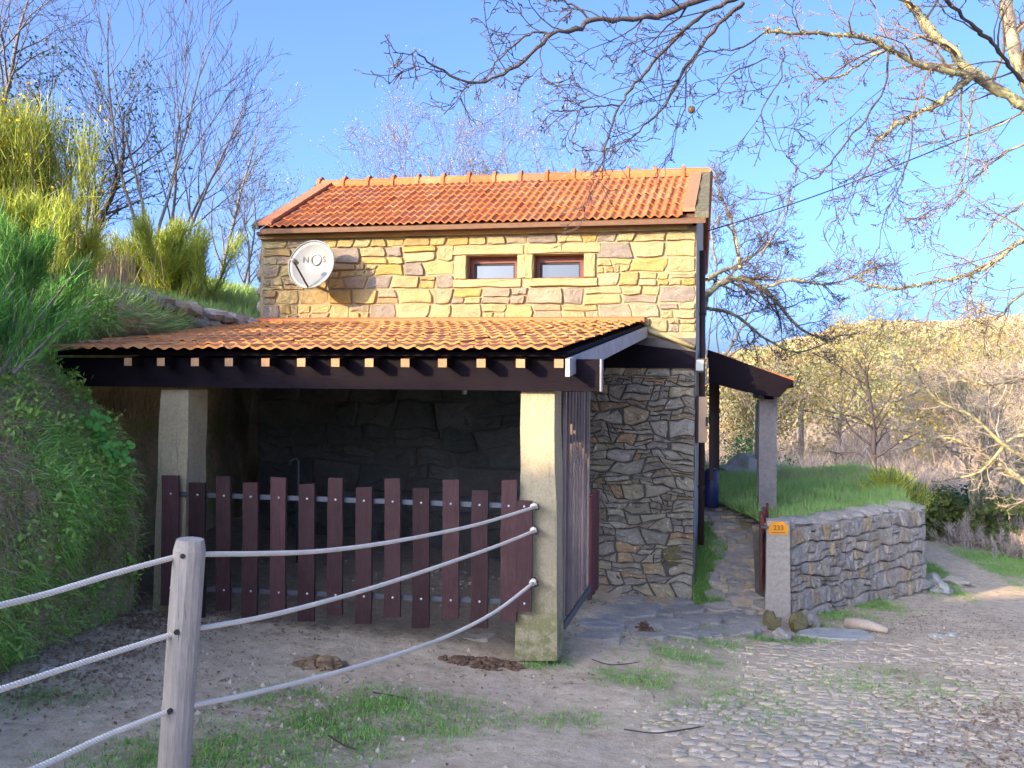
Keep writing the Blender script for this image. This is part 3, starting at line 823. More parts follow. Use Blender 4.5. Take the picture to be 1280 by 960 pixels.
# corner quoins on the left end
for k in range(5):
    z0 = 2.58 + k * .2
    m_ = MB(); q = rs.uniform(.0, .05)
    m_.blob(tuple(wp(-.015 - q * .3, z0 + .1, -.10)), (.075, .12, .095), k + 3, 8, 6, .35)
    m_.build('stone', M['stone_grey'], wall_up, smooth=True)
# moss cushion on the wall
p = wpl(843, 694, .04)
m_ = MB(); m_.blob(tuple(p), (.13, .03, .10), 4, 14, 10, .5); m_.build('moss_patch', M['moss'], wall_low, smooth=True)

# --- cornice, eave
wbox(.0, LW - .1, ztop + .012, Z_EAVE - .01, -.05, .085, 'cornice', M['dressed'], house)
wbox(.0, LW - .05, Z_EAVE - .008, Z_EAVE + .03, -.05, .14, 'eave_board', M['eave'], house)

# --- tile mesh
def tile_mesh(name, wid=.2, ln=.42, amp=.017, lift=.02):
    n = 16; Vv = []; Ff = []
    rows = [(0.0, lift), (ln, 0)]
    for (yy, up) in rows:
        for i in range(n + 1):
            x = wid * i / n - wid / 2
            z = amp * math.cos(2 * math.pi * 2 * i / n + .6) + up
            Vv.append((x, yy, z))
    for i in range(n + 1):
        x, y, z = Vv[i]; Vv.append((x, y, z - .016))
    for i in range(n):
        Ff.append((i, i + 1, n + 1 + i + 1, n + 1 + i)); Ff.append((2 * (n + 1) + i, 2 * (n + 1) + i + 1, i + 1, i))
    # right flank so the verge shows thickness
    Ff.append((n, 2 * (n + 1) + n, n + 1 + n))
    Ff.append((0, n + 1, 2 * (n + 1)))
    me = mesh_np(name, np.array(Vv), [i for f in Ff for i in f], [len(f) for f in Ff], M['tile'], False)
    return me
TILE = tile_mesh('roof_tile', amp=.013)
TILE2 = tile_mesh('shelter_tile', amp=.0085, lift=.018)
TILE2.materials.clear(); TILE2.materials.append(M['tile_pale'])

def lay_tiles(P00, P10, P01, P11, ncol, nrow, parent, keep=None, seed=0, name='roof_tile', me=None):
    rg = random.Random(seed); base = wloc(parent); n = 0
    for j in range(nrow):
        for i in range(ncol):
            a0, a1 = i / ncol, (i + 1) / ncol; b0, b1 = j / nrow, (j + 1) / nrow
            def Q(a, b): return (P00 * (1 - a) + P10 * a) * (1 - b) + (P01 * (1 - a) + P11 * a) * b
            c = Q((a0 + a1) / 2, b0)
            if keep and not keep(c, i, j): continue
            X = Q(a1, b0) - Q(a0, b0); Yv = Q((a0 + a1) / 2, b1) - c
            Xn = X.normalized(); Zn = Xn.cross(Yv).normalized()
            Yn = Yv.normalized()
            sx = X.length / .2 * 1.005; sy = Yv.length / .365
            m4 = Matrix.Identity(4)
            jx = rg.uniform(-.02, .02)
            for r_ in range(3):
                m4[r_][0] = Xn[r_] * sx; m4[r_][1] = (Yn[r_] + Xn[r_] * jx) * sy; m4[r_][2] = Zn[r_]
            loc = c + Zn * (.03 + rg.uniform(-.004, .006)) - Yn * rg.uniform(-.010, .016)
            o = bpy.data.objects.new(name, me or TILE); COL.objects.link(o)
            o.parent = parent
            for r_ in range(3): m4[r_][3] = loc[r_] - base[r_]
            o.matrix_local = m4; n += 1
    return n

# main roof
def lerp(a, b, t): return a + (b - a) * t
E0 = at(336, 284, 10.26); E1 = at(853, 277, 9.42); E1.z = E0.z = (E0.z + E1.z) / 2
T0 = at(412, 236, 12.40); T1 = at(866, 221, 11.55); T1.z = T0.z = (T0.z + T1.z) / 2
roof_mb = MB()
dz = Vector((0, 0, .0))
back0 = CA + (CA - WL).normalized() * .2; back1 = CB + (CB - WR).normalized() * .2
back0.z = back1.z = E0.z
EL, ER = EAVE_L.copy(), EAVE_R.copy(); EL.z = ER.z = E0.z
RL, RR = RID_L.copy(), RID_R.copy(); RL.z = RR.z = T0.z
roof_mb.prism([EL - Vector((0, 0, .05)), ER - Vector((0, 0, .05)), RR - Vector((0, 0, .05)), RL - Vector((0, 0, .05))], [EL, ER, RR, RL])
roof_mb.prism([RL - Vector((0, 0, .05)), RR - Vector((0, 0, .05)), back1 - Vector((0, 0, .05)), back0 - Vector((0, 0, .05))], [RL, RR, back1, back0])
roof = roof_mb.build('roof', M['eave'], house)
lay_tiles(E0, E1, T0, T1, 25, 8, roof, None, 3)
# back slope tiles as one part
bk = MB()
for i in range(60):
    a = i / 59; p = lerp(RL, RR, a) + Vector((0, 0, .05)); q = lerp(back0, back1, a) + Vector((0, 0, .05)); bk.tube([p, q], .045, 5)
tag(bk.build('back_roof_tiles', M['tile'], roof), kind='stuff')
# ridge tiles
nr = 15
for i in range(nr):
    p = lerp(RL, RR, i / nr) + Vector((0, 0, .035)); q = lerp(RL, RR, (i + 1) / nr) + Vector((0, 0, .035)); d = (q - p)
    m_ = MB(); pts = [p - d * .02, p + d * .10, p + d * .12, q + d * .02]; rad = [.135, .132, .112, .100]
    side = d.cross(Vector((0, 0, 1))).normalized()
    b = 0
    for pp, r_ in zip(pts, rad):
        for k in range(9):
            th = math.pi * (k / 8 * 1.16 - .08); m_.v.append(tuple(pp + side * (math.cos(th) * r_ * 1.15) + Vector((0, 0, math.sin(th) * r_ - .02))))
    for r_ in range(3):
        for k in range(8): m_.face((r_ * 9 + k, r_ * 9 + k + 1, (r_ + 1) * 9 + k + 1, (r_ + 1) * 9 + k))
    m_.build('ridge_tile', M['tile'], roof, smooth=False)
    # lifted lip between two ridge tiles
    m_ = MB(); lip = [p + d * .0, p + d * .09]
    for pp in lip:
        for k in range(9):
            th = math.pi * k / 8; m_.v.append(tuple(pp + side * (math.cos(th) * .14) + Vector((0, 0, math.sin(th) * .152 - .02))))
    for k in range(8): m_.face((k, k + 1, 10 + k, 9 + k))
    m_.build('ridge_lip', M['tile'], roof)
# verge strips and copings
def strip(a0, a1, b0, b1, up, th, name, mat, bump=0):
    m_ = MB(); N_ = 10
    for i in range(N_):
        t0, t1 = i / N_, (i + 1) / N_
        z = Vector((0, 0, up)); zt = Vector((0, 0, up + th))
        j = [Vector((0, 0, bump * mnoise.noise(Vector((i * 1.3 + q, q * 5.1, 2))))) for q in range(4)]
        m_.prism([lerp(a0, b0, t0) + z, lerp(a1, b1, t0) + z, lerp(a1, b1, t1 - .004) + z, lerp(a0, b0, t1 - .004) + z], [lerp(a0, b0, t0) + zt + j[0], lerp(a1, b1, t0) + zt + j[1], lerp(a1, b1, t1) + zt + j[2], lerp(a0, b0, t1) + zt + j[3]])
    return m_.build(name, mat, roof)
def strip1(a0, a1, b0, b1, up, th, name, mat):
    m_ = MB(); z = Vector((0, 0, up)); zt = Vector((0, 0, up + th))
    m_.prism([a0 + z, a1 + z, b1 + z, b0 + z], [a0 + zt, a1 + zt, b1 + zt, b0 + zt]); return m_.build(name, mat, roof)
sl = (T1 - E1).normalized()
strip1(E1 + U * -.01 + sl * .15, E1 + U * .125 + sl * .15, T1 + U * -.02, T1 + U * .12, .05, .045, 'verge_tile', M['flat_tile'])
strip(E1 + U * .128 + sl * .02, ER + U * .03, T1 + U * .123, RR + U * .01, .005, .07, 'coping_stone', M['coping'], .05)
strip1(E0 + U * -.13, E0 + U * .03, T0 + U * -.10, T0 + U * .06, .05, .05, 'verge_tile', M['flat_tile'])
strip(EL - U * .10, E0 - U * .13, RL - U * .03, T0 - U * .1, .0, .07, 'coping_stone', M['coping'], .03)

# ------------------------------------------------------------------ lean-to shelter
PZ = 6.15     # plane of the pillars' fronts at the right pillar
PP = at(673, 600, PZ); PP.z = 0
def gp(px, py, off=0): return onplane(px, py, PP + NO * off, NO)
shelter = thing('animal_shelter', 'open lean-to shelter with low orange tiled roof on two granite pillars', 'shelter', (-1.3, 7.5, .1))
LE0, LE1 = at(60, 437, 6.58), at(704, 441, 5.86)
LE0.z = LE1.z = 2.155
LT0, LT1 = at(322, 404, 10.5), at(806, 404, 9.72)
LT0.z = LT1.z = Z_LEAN
ddir = (LT1 - LE1); ddir.z = 0
LE00 = LE0.copy(); LT00 = LT0.copy()
deck = MB()
th = Vector((0, 0, .03))
DA, DB = lerp(LE0, LT0, .03), lerp(LE1, LT1, .03)
deck.prism([DA - th, DB - th, LT1 - th, LT0 - th], [DA, DB, LT1, LT0])
sroof = deck.build('roof', M['beam'], shelter)
lay_tiles(LE0, LE1, LT0, LT1, 19, 11, sroof, None, 5, 'roof_tile', TILE2)
# flashing along the wall
m_ = MB(); m_.prism([LT0 + Vector((0, 0, .0)) + NO * .16, LT1 + NO * .16, LT1 - NO * .06, LT0 - NO * .06], [LT0 + Vector((0, 0, .055)) + NO * .16, LT1 + Vector((0, 0, .055)) + NO * .16, LT1 + Vector((0, 0, .1)) - NO * .06, LT0 + Vector((0, 0, .1)) - NO * .06])
m_.build('flashing', M['flashing'], sroof)
# verge board on the right edge
m_ = MB(); ov = U * .015
a = LE1 + ov - Vector((0, 0, .155)) ; b = LT1 + ov - Vector((0, 0, .14))
m_.prism([a, a + U * .03, b + U * .03, b], [a + Vector((0, 0, .12)), a + U * .03 + Vector((0, 0, .12)), b + U * .03 + Vector((0, 0, .11)), b + Vector((0, 0, .11))])
m_.build('verge_board', M['beam_light'], shelter)
# main beam
bz0, bz1 = 1.905, 2.075
bL, bR = gp(66, 470, .06), gp(749, 470, .06); bL.z = bR.z = 0
m_ = MB(); m_.prism([bL + Vector((0, 0, bz0)), bR + Vector((0, 0, bz0)), bR - NO * .16 + Vector((0, 0, bz0)), bL - NO * .16 + Vector((0, 0, bz0))], [bL + Vector((0, 0, bz1 + .05)), bR + Vector((0, 0, bz1 + .05)), bR - NO * .16 + Vector((0, 0, bz1 + .05)), bL - NO * .16 + Vector((0, 0, bz1 + .05))])
m_.build('front_beam', M['beam'], shelter)
m_ = MB(); e = bR + U * .003
m_.prism([e + Vector((0, 0, bz0)), e + U * .012 + Vector((0, 0, bz0)), e + U * .012 - NO * .16 + Vector((0, 0, bz0)), e - NO * .16 + Vector((0, 0, bz0))], [e + Vector((0, 0, bz1 + .05)), e + U * .012 + Vector((0, 0, bz1 + .05)), e + U * .012 - NO * .16 + Vector((0, 0, bz1 + .05)), e - NO * .16 + Vector((0, 0, bz1 + .05))])
m_.build('beam_end', M['beam_light'], shelter)
# rafters
for px in (120, 168, 217, 265, 316, 365, 411, 456, 503, 551, 600, 649, 696):
    t = (at(px, 450, 6.0).x - LE0.x) / (LE1.x - LE0.x)
    A = lerp(LE0, LE1, t); B = lerp(LT0, LT1, t); d = (B - A).normalized()
    A = A + d * .03 - Vector((0, 0, .070)); B = B - d * .1 - Vector((0, 0, .070))
    m_ = MB(); w_ = U * .031; h_ = Vector((0, 0, .029))
    p0 = [A - w_ - h_, A + w_ - h_, A + w_ + h_, A - w_ + h_]; p1 = [B - w_ - h_, B + w_ - h_, B + w_ + h_, B - w_ + h_]
    b = 0; m_.v += [tuple(q) for q in p0 + p1]
    m_.cm = 1; m_.face((0, 1, 2, 3)); m_.cm = 0
    for k in range(4):
        j = (k + 1) % 4; m_.face((k, k + 4, j + 4, j))
    m_.face((7, 6, 5, 4))
    m_.build('rafter', [M['beam'], M['raf_end']], shelter)
# wall plate on the house wall and its end piece
m_ = MB()
a = wpl(752, 440, .1); b = wpl(868, 440, .1)
z0, z1 = z_of(800, 458) - .02, z_of(800, 426)
a0 = Vector((a.x, a.y, 0)); b0_ = Vector((b.x, b.y, 0))
m_.prism([a0 + Vector((0, 0, z0)), b0_ + Vector((0, 0, z0)), b0_ - NO * .1 + Vector((0, 0, z0)), a0 - NO * .1 + Vector((0, 0, z0))], [a0 + Vector((0, 0, z1)), b0_ + Vector((0, 0, z1 - .12)), b0_ - NO * .1 + Vector((0, 0, z1 - .12)), a0 - NO * .1 + Vector((0, 0, z1))])
m_.build('wall_beam', M['beam'], shelter)
m_ = MB(); m_.tube([wpl(808, 413, .06), wpl(838, 422, .06), wpl(868, 434, .06)], .03, 5); m_.build('sloping_mortar_edge', M['dressed'], shelter, smooth=True)

# pillars (granite, tapered)
def pillar(corners_px, Y, depth, zb, name='granite_pillar'):
    (tl, tr, bl, br) = corners_px
    P = [onplane(q[0], q[1], PP, NO) for q in (tl, tr, bl, br)]
    m_ = MB(); dv = VV * depth
    n = 7; rows = []
    for k in range(n + 1):
        t = k / n; l_ = lerp(P[2], P[0], t); r_ = lerp(P[3], P[1], t)
        j = .006
        rows.append([l_ + U * random.uniform(-j, j), r_ + U * random.uniform(-j, j), r_ + dv + U * random.uniform(-j, j), l_ + dv + U * random.uniform(-j, j)])
    for k in range(n):
        b = len(m_.v); m_.v += [tuple(q) for q in rows[k] + rows[k + 1]]
        for a in range(4):
            c = (a + 1) % 4; m_.face((b + a, b + c, b + 4 + c, b + 4 + a))
    b = len(m_.v); m_.v += [tuple(q) for q in rows[-1]]; m_.face((b, b + 1, b + 2, b + 3))
    return m_.build(name, M['granite'], shelter)
pillar(((652, 487), (693, 487), (645, 826), (697, 826)), PZ, .26, 0)
pillar(((201, 487), (236, 487), (190, 775), (229, 775)), PZ, .25, 0)
# lower ledge of the right pillar
m_ = MB(); q0, q1 = gp(645, 768, .004), gp(660, 768, .004); r0, r1 = gp(643, 824, .004), gp(660, 824, .004)
m_.prism([r0, r1, r1 + VV * .2, r0 + VV * .2], [q0, q1, q1 + VV * .2, q0 + VV * .2]); m_.build('pillar_ledge', M['granite'], shelter)

# bulb hanging inside
p = at(580, 493, 8.0)
bt = thing('hanging_bulb', 'small pale light bulb hanging under the shelter roof', 'light bulb', p)
MB().tube([p + Vector((0, 0, .0)), p + Vector((0, 0, .05)), p + Vector((0, 0, .08))], [.024, .03, .014], 8).build('bulb', M['lamp_glass'], bt)
MB().tube([p + Vector((0, 0, .08)), p + Vector((0, 0, .42))], .006, 4).build('flex', M['black'], bt)
# thin standpipe
p0, p1 = at(372, 648, 8.6), at(372, 577, 8.6)
g = H(p0.x, p0.y)[0]
stp = MB(); stp.tube([(p0.x, p0.y, g), (p0.x, p0.y, p1.z), (p0.x - .02, p0.y - .02, p1.z + .03), (p0.x - .06, p0.y - .05, p1.z + .02), (p0.x - .07, p0.y - .06, p1.z - .03)], .014, 6)
tag(stp.build('water_standpipe', M['metal'], None, (p0.x, p0.y, g), True), 'thin steel standpipe with bent top behind the picket gate', 'pipe')

# ------------------------------------------------------------------ front picket gate
pick = [(204, 225, 594, 756), (238, 258, 603, 772), (272, 290, 595, 763), (305, 324, 603, 771), (340, 359, 596, 764), (375, 395, 605, 776), (411, 430, 597, 768), (446, 466, 609, 779), (482, 502, 598, 771),
        (517, 538, 610, 784), (554, 575, 599, 772), (590, 611, 612, 784), (627, 647, 600, 776), (647, 666, 625, 764)]
gate = thing('picket_gate', 'long picket gate of uneven red-brown boards across the shelter mouth', 'gate', gp(440, 775, .06))
for k, (xl, xr, yt, yb) in enumerate(pick):
    o = .035 + (.012 if k == 13 else 0)
    tl, tr, bl, br = gp(xl + .5, yt, o), gp(xr, yt + random.uniform(-1, 1), o), gp(xl - 1, yb, o), gp(xr - 1, yb, o)
    m_ = MB(); dd = NO * .026; n = 5; rows = []
    for i in range(n + 1):
        t = i / n; l_ = lerp(bl, tl, t) + U * random.uniform(-.003, .003); r_ = lerp(br, tr, t) + U * random.uniform(-.003, .003)
        rows.append([l_, r_, r_ + dd, l_ + dd])
    m_.v += [tuple(q) for r_ in rows for q in r_]
    for i in range(n):
        for a in range(4):
            c = (a + 1) % 4; m_.face((i * 4 + c, i * 4 + a, (i + 1) * 4 + a, (i + 1) * 4 + c))
    m_.face((n * 4 + 3, n * 4 + 2, n * 4 + 1, n * 4)); m_.face((0, 1, 2, 3))
    sl_ = m_.build('picket', M['picket'], gate)
    cx = (xl + xr) / 2
    for yy in (620 + (cx - 290) * .036, 738 + (cx - 290) * .045):
        c = gp(cx - 1, yy, o + .026); mb_ = MB(); mb_.tube([c, c + NO * .005, c + NO * .007], [.008, .008, .004], 7); mb_.build('bolt', M['bolt'], sl_)
for (y0, y1) in ((617, 633), (734, 753)):
    a, b = gp(208, y0, .018), gp(664, y1, .018)
    MB().bar(a, b, .012, .035).build('rail', M['metal'], gate)

# ------------------------------------------------------------------ side gate of grey slats, small red gate
sg0 = at(704, 600, 6.42); sg0.z = 0
sgd = VV
sideg = thing('slatted_side_gate', 'tall weathered grey gate of narrow upright slats beside the right pillar', 'gate', sg0 + sgd * .6 + Vector((0, 0, .1)))
LEN = 1.26; n = 9
for k in range(n):
    p = sg0 + sgd * (.05 + (LEN - .1) * k / (n - 1))
    m_ = MB(); m_.box(p + Vector((0, 0, 1.06)), sgd * .021, U * .010, Vector((0, 0, .84))); m_.build('slat', M['grey_slat'], sideg)
for z in (.20, 1.55):
    m_ = MB(); m_.box(sg0 + sgd * LEN / 2 + Vector((0, 0, z)) + U * (.018 if z < 1 else -.02), sgd * LEN / 2, U * .008, Vector((0, 0, .03))); m_.build('rail', M['metal'], sideg)
rg0 = sg0 + sgd * 1.33
redg = thing('low_red_gate', 'low dark red slatted gate between the side gate and stone wall', 'gate', rg0 + sgd * .2)
for k in range(5):
    m_ = MB(); m_.box(rg0 + sgd * (.04 + k * .105) + Vector((0, 0, .53 + .02 * (k % 2))), sgd * .045, U * .014, Vector((0, 0, .45))); m_.build('slat', M['red_slat'], redg)
for z in (.25, .8):
    m_ = MB(); m_.box(rg0 + sgd * .25 + U * -.022 + Vector((0, 0, z)), sgd * .25, U * .008, Vector((0, 0, .03))); m_.build('rail', M['dark_metal'], redg)

# ------------------------------------------------------------------ satellite dish
DC = wpl(390, 331, .42)
nd = (NO * 1.0 + Vector((-.10, 0, .22))).normalized()
dx = Vector((0, 0, 1)).cross(nd).normalized(); dy = nd.cross(dx)
dish = thing('satellite_dish', 'round pale satellite dish with N and S lettering on sunlit stone wall', 'satellite dish', wpl(392, 352, .05))
rad = 31.2 / F * DC.y
m_ = MB(); NR, NA = 7, 40
def dpt(r_, th, off=0): return DC + dx * (rad * r_ * math.cos(th)) + dy * (rad * 1.0 * r_ * math.sin(th)) + nd * (-.055 + .075 * r_ * r_ + off)
for side in (0, 1):
    base = len(m_.v); m_.v.append(tuple(dpt(0, 0, -.006 * side)))
    for i in range(1, NR + 1):
        for k in range(NA): m_.v.append(tuple(dpt(i / NR, 2 * math.pi * k / NA, -.006 * side)))
    for k in range(NA):
        q = (base, base + 1 + k, base + 1 + (k + 1) % NA); m_.face(q if side == 0 else q[::-1])
    for i in range(NR - 1):
        for k in range(NA):
            a = base + 1 + i * NA + k; b = base + 1 + i * NA + (k + 1) % NA
            q = (a, a + NA, b + NA, b); m_.face(q if side == 0 else q[::-1])
    last = base + 1 + (NR - 1) * NA
    if side == 0: l0 = last
for k in range(NA):
    k2 = (k + 1) % NA; m_.face((l0 + k, last + k, last + k2, l0 + k2))
dsh = m_.build('reflector', M['dish'], dish, smooth=False)
for pl in dsh.data.polygons: pl.use_smooth = True
# rim lip
MB().tube([dpt(1.0, 2 * math.pi * k / NA) for k in range(NA + 1)], .008, 5, False).build('rim', M['dish'], dish, smooth=True)
def text_part(txt, size, pos, xv, yv, mat, parent, name='lettering', ext=.002, conform=False):
    cu = bpy.data.curves.new('txt', 'FONT'); cu.body = txt; cu.size = size; cu.align_x = 'CENTER'; cu.align_y = 'CENTER'; cu.extrude = ext
    to = bpy.data.objects.new('txt', cu); COL.objects.link(to)
    dg = bpy.context.evaluated_depsgraph_get(); me = bpy.data.meshes.new_from_object(to.evaluated_get(dg))
    bpy.data.objects.remove(to)
    me.name = name; me.materials.clear(); me.materials.append(mat)
    zv = xv.cross(yv).normalized(); m4 = Matrix.Identity(4)
    for r_ in range(3): m4[r_][0] = xv[r_]; m4[r_][1] = yv[r_]; m4[r_][2] = zv[r_]
    me.transform(m4)
    if conform:
        for v in me.vertices:
            q = Vector(pos) + v.co - DC; a_, b_, c_ = q.dot(dx), q.dot(dy), q.dot(nd)
            ext_ = v.co.dot(zv); z_ = -.055 + .075 * (a_ * a_ + b_ * b_) / rad ** 2 + .004 + ext_
            v.co = DC + dx * a_ + dy * b_ + nd * z_ - Vector(pos)
    o = bpy.data.objects.new(name, me); link(o, parent, pos); return o
pxm = DC.y / F
def on_dish(px, py, off=.012):
    q = (px - 390) * pxm, -(py - 331) * pxm
    r2 = (q[0] ** 2 + q[1] ** 2) / rad ** 2
    return DC + dx * q[0] + dy * q[1] + nd * (-.055 + .075 * r2 + off)
text_part('N', .095, on_dish(378.5, 323), dx, dy, M['print'], dish, conform=True)
text_part('S', .095, on_dish(404.0, 323.5), dx, dy, M['print'], dish, conform=True)
c0 = on_dish(392.5, 323, .008)
MB().tube([c0 + dx * math.cos(t) * .062 + dy * math.sin(t) * .062 for t in np.linspace(0, 2 * math.pi, 25)], .011, 5, False).build('emblem_ring', M['print_grey'], dish, smooth=True)
# arm + LNB + mast
aB = DC - dy * (rad * .98) + nd * .02; aT = DC + nd * .34 - dy * (rad * .25) - dx * .04
MB().tube([aB, aT], .011, 6).build('feed_arm', M['dark_metal'], dish)
MB().tube([aT + nd * .02, aT - nd * .03, aT - nd * .09], [.022, .03, .022], 8).build('feed_horn', M['dish'], dish, smooth=True)
mb_ = DC - nd * .08; MB().tube([mb_ + Vector((0, 0, .02)), mb_ - Vector((0, 0, .22)), wpl(392, 356, .0) - NO * .02], .018, 6).build('mast', M['metal'], dish)

# ------------------------------------------------------------------ things on the gable corner
GU = Vector((gv.y, -gv.x, 0)).normalized(); GD = gv.normalized()
def gpt(d, z, o): return Vector((WR.x, WR.y, 0)) + GD * d + GU * o + Vector((0, 0, z))
lz = z_of(875, 457)
lm = thing('wall_floodlight', 'small square floodlight with black housing on house corner', 'lamp', gpt(.02, lz, .05))
m_ = MB(); m_.box(gpt(-.05, lz, .05), GD * .03, GU * .052, Vector((0, 0, .075))); hs_ = m_.build('housing', M['black'], lm)
m_ = MB(); m_.box(gpt(-.083, lz + .002, .05), GD * .003, GU * .040, Vector((0, 0, .058))); m_.build('lens', M['lamp_glass'], hs_)
m_ = MB(); m_.box(gpt(.05, lz, .035), GD * .07, GU * .012, Vector((0, 0, .02))); m_.build('bracket', M['black'], lm)
zt, zb = z_of(880, 495), z_of(880, 555)
bx = thing('meter_box', 'tan electricity meter box on the narrow gable side of the house', 'meter box', gpt(.25, zb, .06))
m_ = MB(); m_.box(gpt(.30, (zt + zb) / 2, .055), GD * .18, GU * .05, Vector((0, 0, (zt - zb) / 2))); m_.build('cabinet', M['dark_metal'], bx)
m_ = MB(); m_.box(gpt(.108, (zt + zb) / 2, .082), GD * .008, GU * .045, Vector((0, 0, (zt - zb) / 2 - .01))); m_.build('door', M['box'], bx)
m_ = MB(); m_.box(gpt(.10, (zt + zb) / 2 - .02, .125), GD * .012, GU * .012, Vector((0, 0, .05))); m_.build('latch', M['black'], bx)
dp = thing('downpipe', 'dark brown downpipe running down the gable beside the meter box', 'pipe', gpt(.6, .2, .05))
MB().tube([gpt(.62, .15, .06), gpt(.62, 2.4, .06), gpt(.62, 3.55, .05)], .035, 8).build('pipe', M['dark_metal'], dp, smooth=True)
for z in (.8, 1.8, 2.8): MB().tube([gpt(.62, z, .06), gpt(.62, z + .03, .06)], .043, 8).build('pipe_clip', M['black'], dp)

# ------------------------------------------------------------------ porch at the gable side
porch = thing('entrance_porch', 'dark timber porch roof sloping off the gable on stone posts', 'porch', at(957, 650, 10.9))
f0, f1 = at(884, 441, 10.3), at(992, 479, 10.3)
pv = VV * 5.0
m_ = MB(); th = Vector((0, 0, .05))
m_.prism([f0 - th, f1 - th, f1 + pv - th, f0 + pv - th], [f0, f1, f1 + pv, f0 + pv]); pr = m_.build('roof_board', M['beam'], porch)
nt = 3
for r_ in range(14):
    for k in range(nt):
        a = lerp(f1, f0, k / nt) + VV * (r_ * .36); b = lerp(f1, f0, (k + 1.12) / nt) + VV * (r_ * .36)
        up = Vector((0, 0, .012 + .012 * (k % 2 == 0)))
        if k == nt - 1: b = lerp(f1, f0, 1.0) + VV * (r_ * .36)
        mm = MB(); mm.prism([a + up, b + up - Vector((0, 0, .01)), b + VV * .34 + up - Vector((0, 0, .01)), a + VV * .34 + up], [a + up + Vector((0, 0, .03)), b + up + Vector((0, 0, .012)), b + VV * .34 + up + Vector((0, 0, .012)), a + VV * .34 + up + Vector((0, 0, .03))])
        mm.build('roof_tile', M['tile'], pr)
# front rafter panel
q = [at(885, 437, 10.27), at(993, 476, 10.27), at(974, 497, 10.32), at(932, 490, 10.32), at(886, 478, 10.32)]
m_ = MB(); m_.prism(q[::-1], [p + VV * .06 for p in q[::-1]]); m_.build('front_rafter', M['beam'], porch)
m_ = MB(); q = [at(965, 487, 10.4), at(980, 490, 10.4)]; MB().bar(at(962, 493, 10.5), at(962, 493, 10.5) + VV * 4.8, .1, .12).build('eave_beam', M['beam'], porch)
for (xl, xr, yt, yb, Y) in ((948.5, 971, 492, 655, 10.75), (946.5, 958, 500, 640, 12.5), (944, 951, 505, 632, 15.0)):
    a, b, c, d = at(xl - .4, yb, Y), at(xr - .6, yb, Y), at(xl + .6, yt, Y), at(xr + .4, yt, Y)
    dep = VV * .2
    m_ = MB(); m_.prism([a, b, b + dep, a + dep], [c, d, d + dep, c + dep]); m_.build('post', M['porch_post'], porch)
for px, Y in ((889, 11.6), (893.5, 13.0), (897, 14.6)):
    a, b = at(px, 600, Y), at(px, 478, Y)
    MB().bar(a, b + Vector((0, 0, .1)), .05, .05, (0, 1, 0)).build('door_post', M['dark_metal'], porch)
p = at(889, 634, 11.9)
dr = thing('plastic_drum', 'navy blue plastic drum standing by the porch doorway', 'drum', p)
hgt = .50
MB().tube([p, p + Vector((0, 0, .02)), p + Vector((0, 0, .16)), p + Vector((0, 0, .18)), p + Vector((0, 0, .32)), p + Vector((0, 0, .34)), p + Vector((0, 0, hgt - .02)), p + Vector((0, 0, hgt))], [.085, .095, .095, .1, .1, .095, .095, .085], 14).build('barrel', M['blue'], dr, smooth=True)
MB().tube([p + Vector((0, 0, hgt)), p + Vector((0, 0, hgt + .02))], .07, 12).build('lid', M['black'], dr)

# ------------------------------------------------------------------ gate pillar with plaque, rubble wall, garden
GPY = 9.0
a, b, c, d = at(956.5, 775, GPY), at(988.5, 785, GPY), at(958.5, 651, GPY), at(987, 652, GPY)
gpl = thing('gate_pillar', 'squat granite gate pillar with orange house number plaque', 'pillar', (a + b) / 2)
m_ = MB(); m_.prism([a, b, b + VV * .22, a + VV * .22], [c, d, d + VV * .22, c + VV * .22]); pil = m_.build('shaft', M['gate_granite'], gpl)
FN = Vector((0, -1, 0)); pc = at(973, 660.5, GPY - .012); k_ = GPY / F
prof = [(-12, -7.5), (12, -7.5), (12, 3.5), (8.5, 5), (6.5, 8), (-6.5, 8), (-8.5, 5), (-12, 3.5)]
m_ = MB(); m_.prism([pc + Vector((x * k_, .009, y * k_)) for x, y in prof], [pc + Vector((x * k_, 0, y * k_)) for x, y in prof][::1]); m_.build('number_plaque', M['plaque'], gpl)
text_part('233', .072, pc + Vector((0, -.004, .004)), Vector((1, 0, 0)), Vector((0, 0, 1)), M['print'], gpl, 'house_number', .001)
m_ = MB(); m_.box(pc + Vector((0, -.003, -.042)), (.07, 0, 0), (0, .001, 0), (0, 0, .003)); m_.build('plaque_line', M['print'], gpl)
# garden gate seen edge-on
gg = thing('garden_gate', 'narrow dark red slatted garden gate standing open by the number pillar', 'gate', at(952, 742, 9.15))
for k in range(5):
    p = at(951 + k * 1.9, 690, 9.1 + k * .17); top = at(951, 638 + (k % 2) * 5, 9.2).z; bot = at(951, 738, 9.2).z
    m_ = MB(); m_.box((p.x, p.y, (top + bot) / 2), VV * .045, U * .014, Vector((0, 0, (top - bot) / 2))); m_.build('slat', M['red_slat'], gg)
for z in (.05, .42):
    p, q = at(952, 690, 9.05), at(959, 690, 9.8); p.z = q.z = z; MB().bar(p, q, .012, .04).build('rail', M['dark_metal'], gg)
p = at(957, 659, 8.98); MB().bar(p + Vector((-.05, 0, 0)), p + Vector((.03, 0, 0)), .02, .02).build('latch', M['metal'], gg)

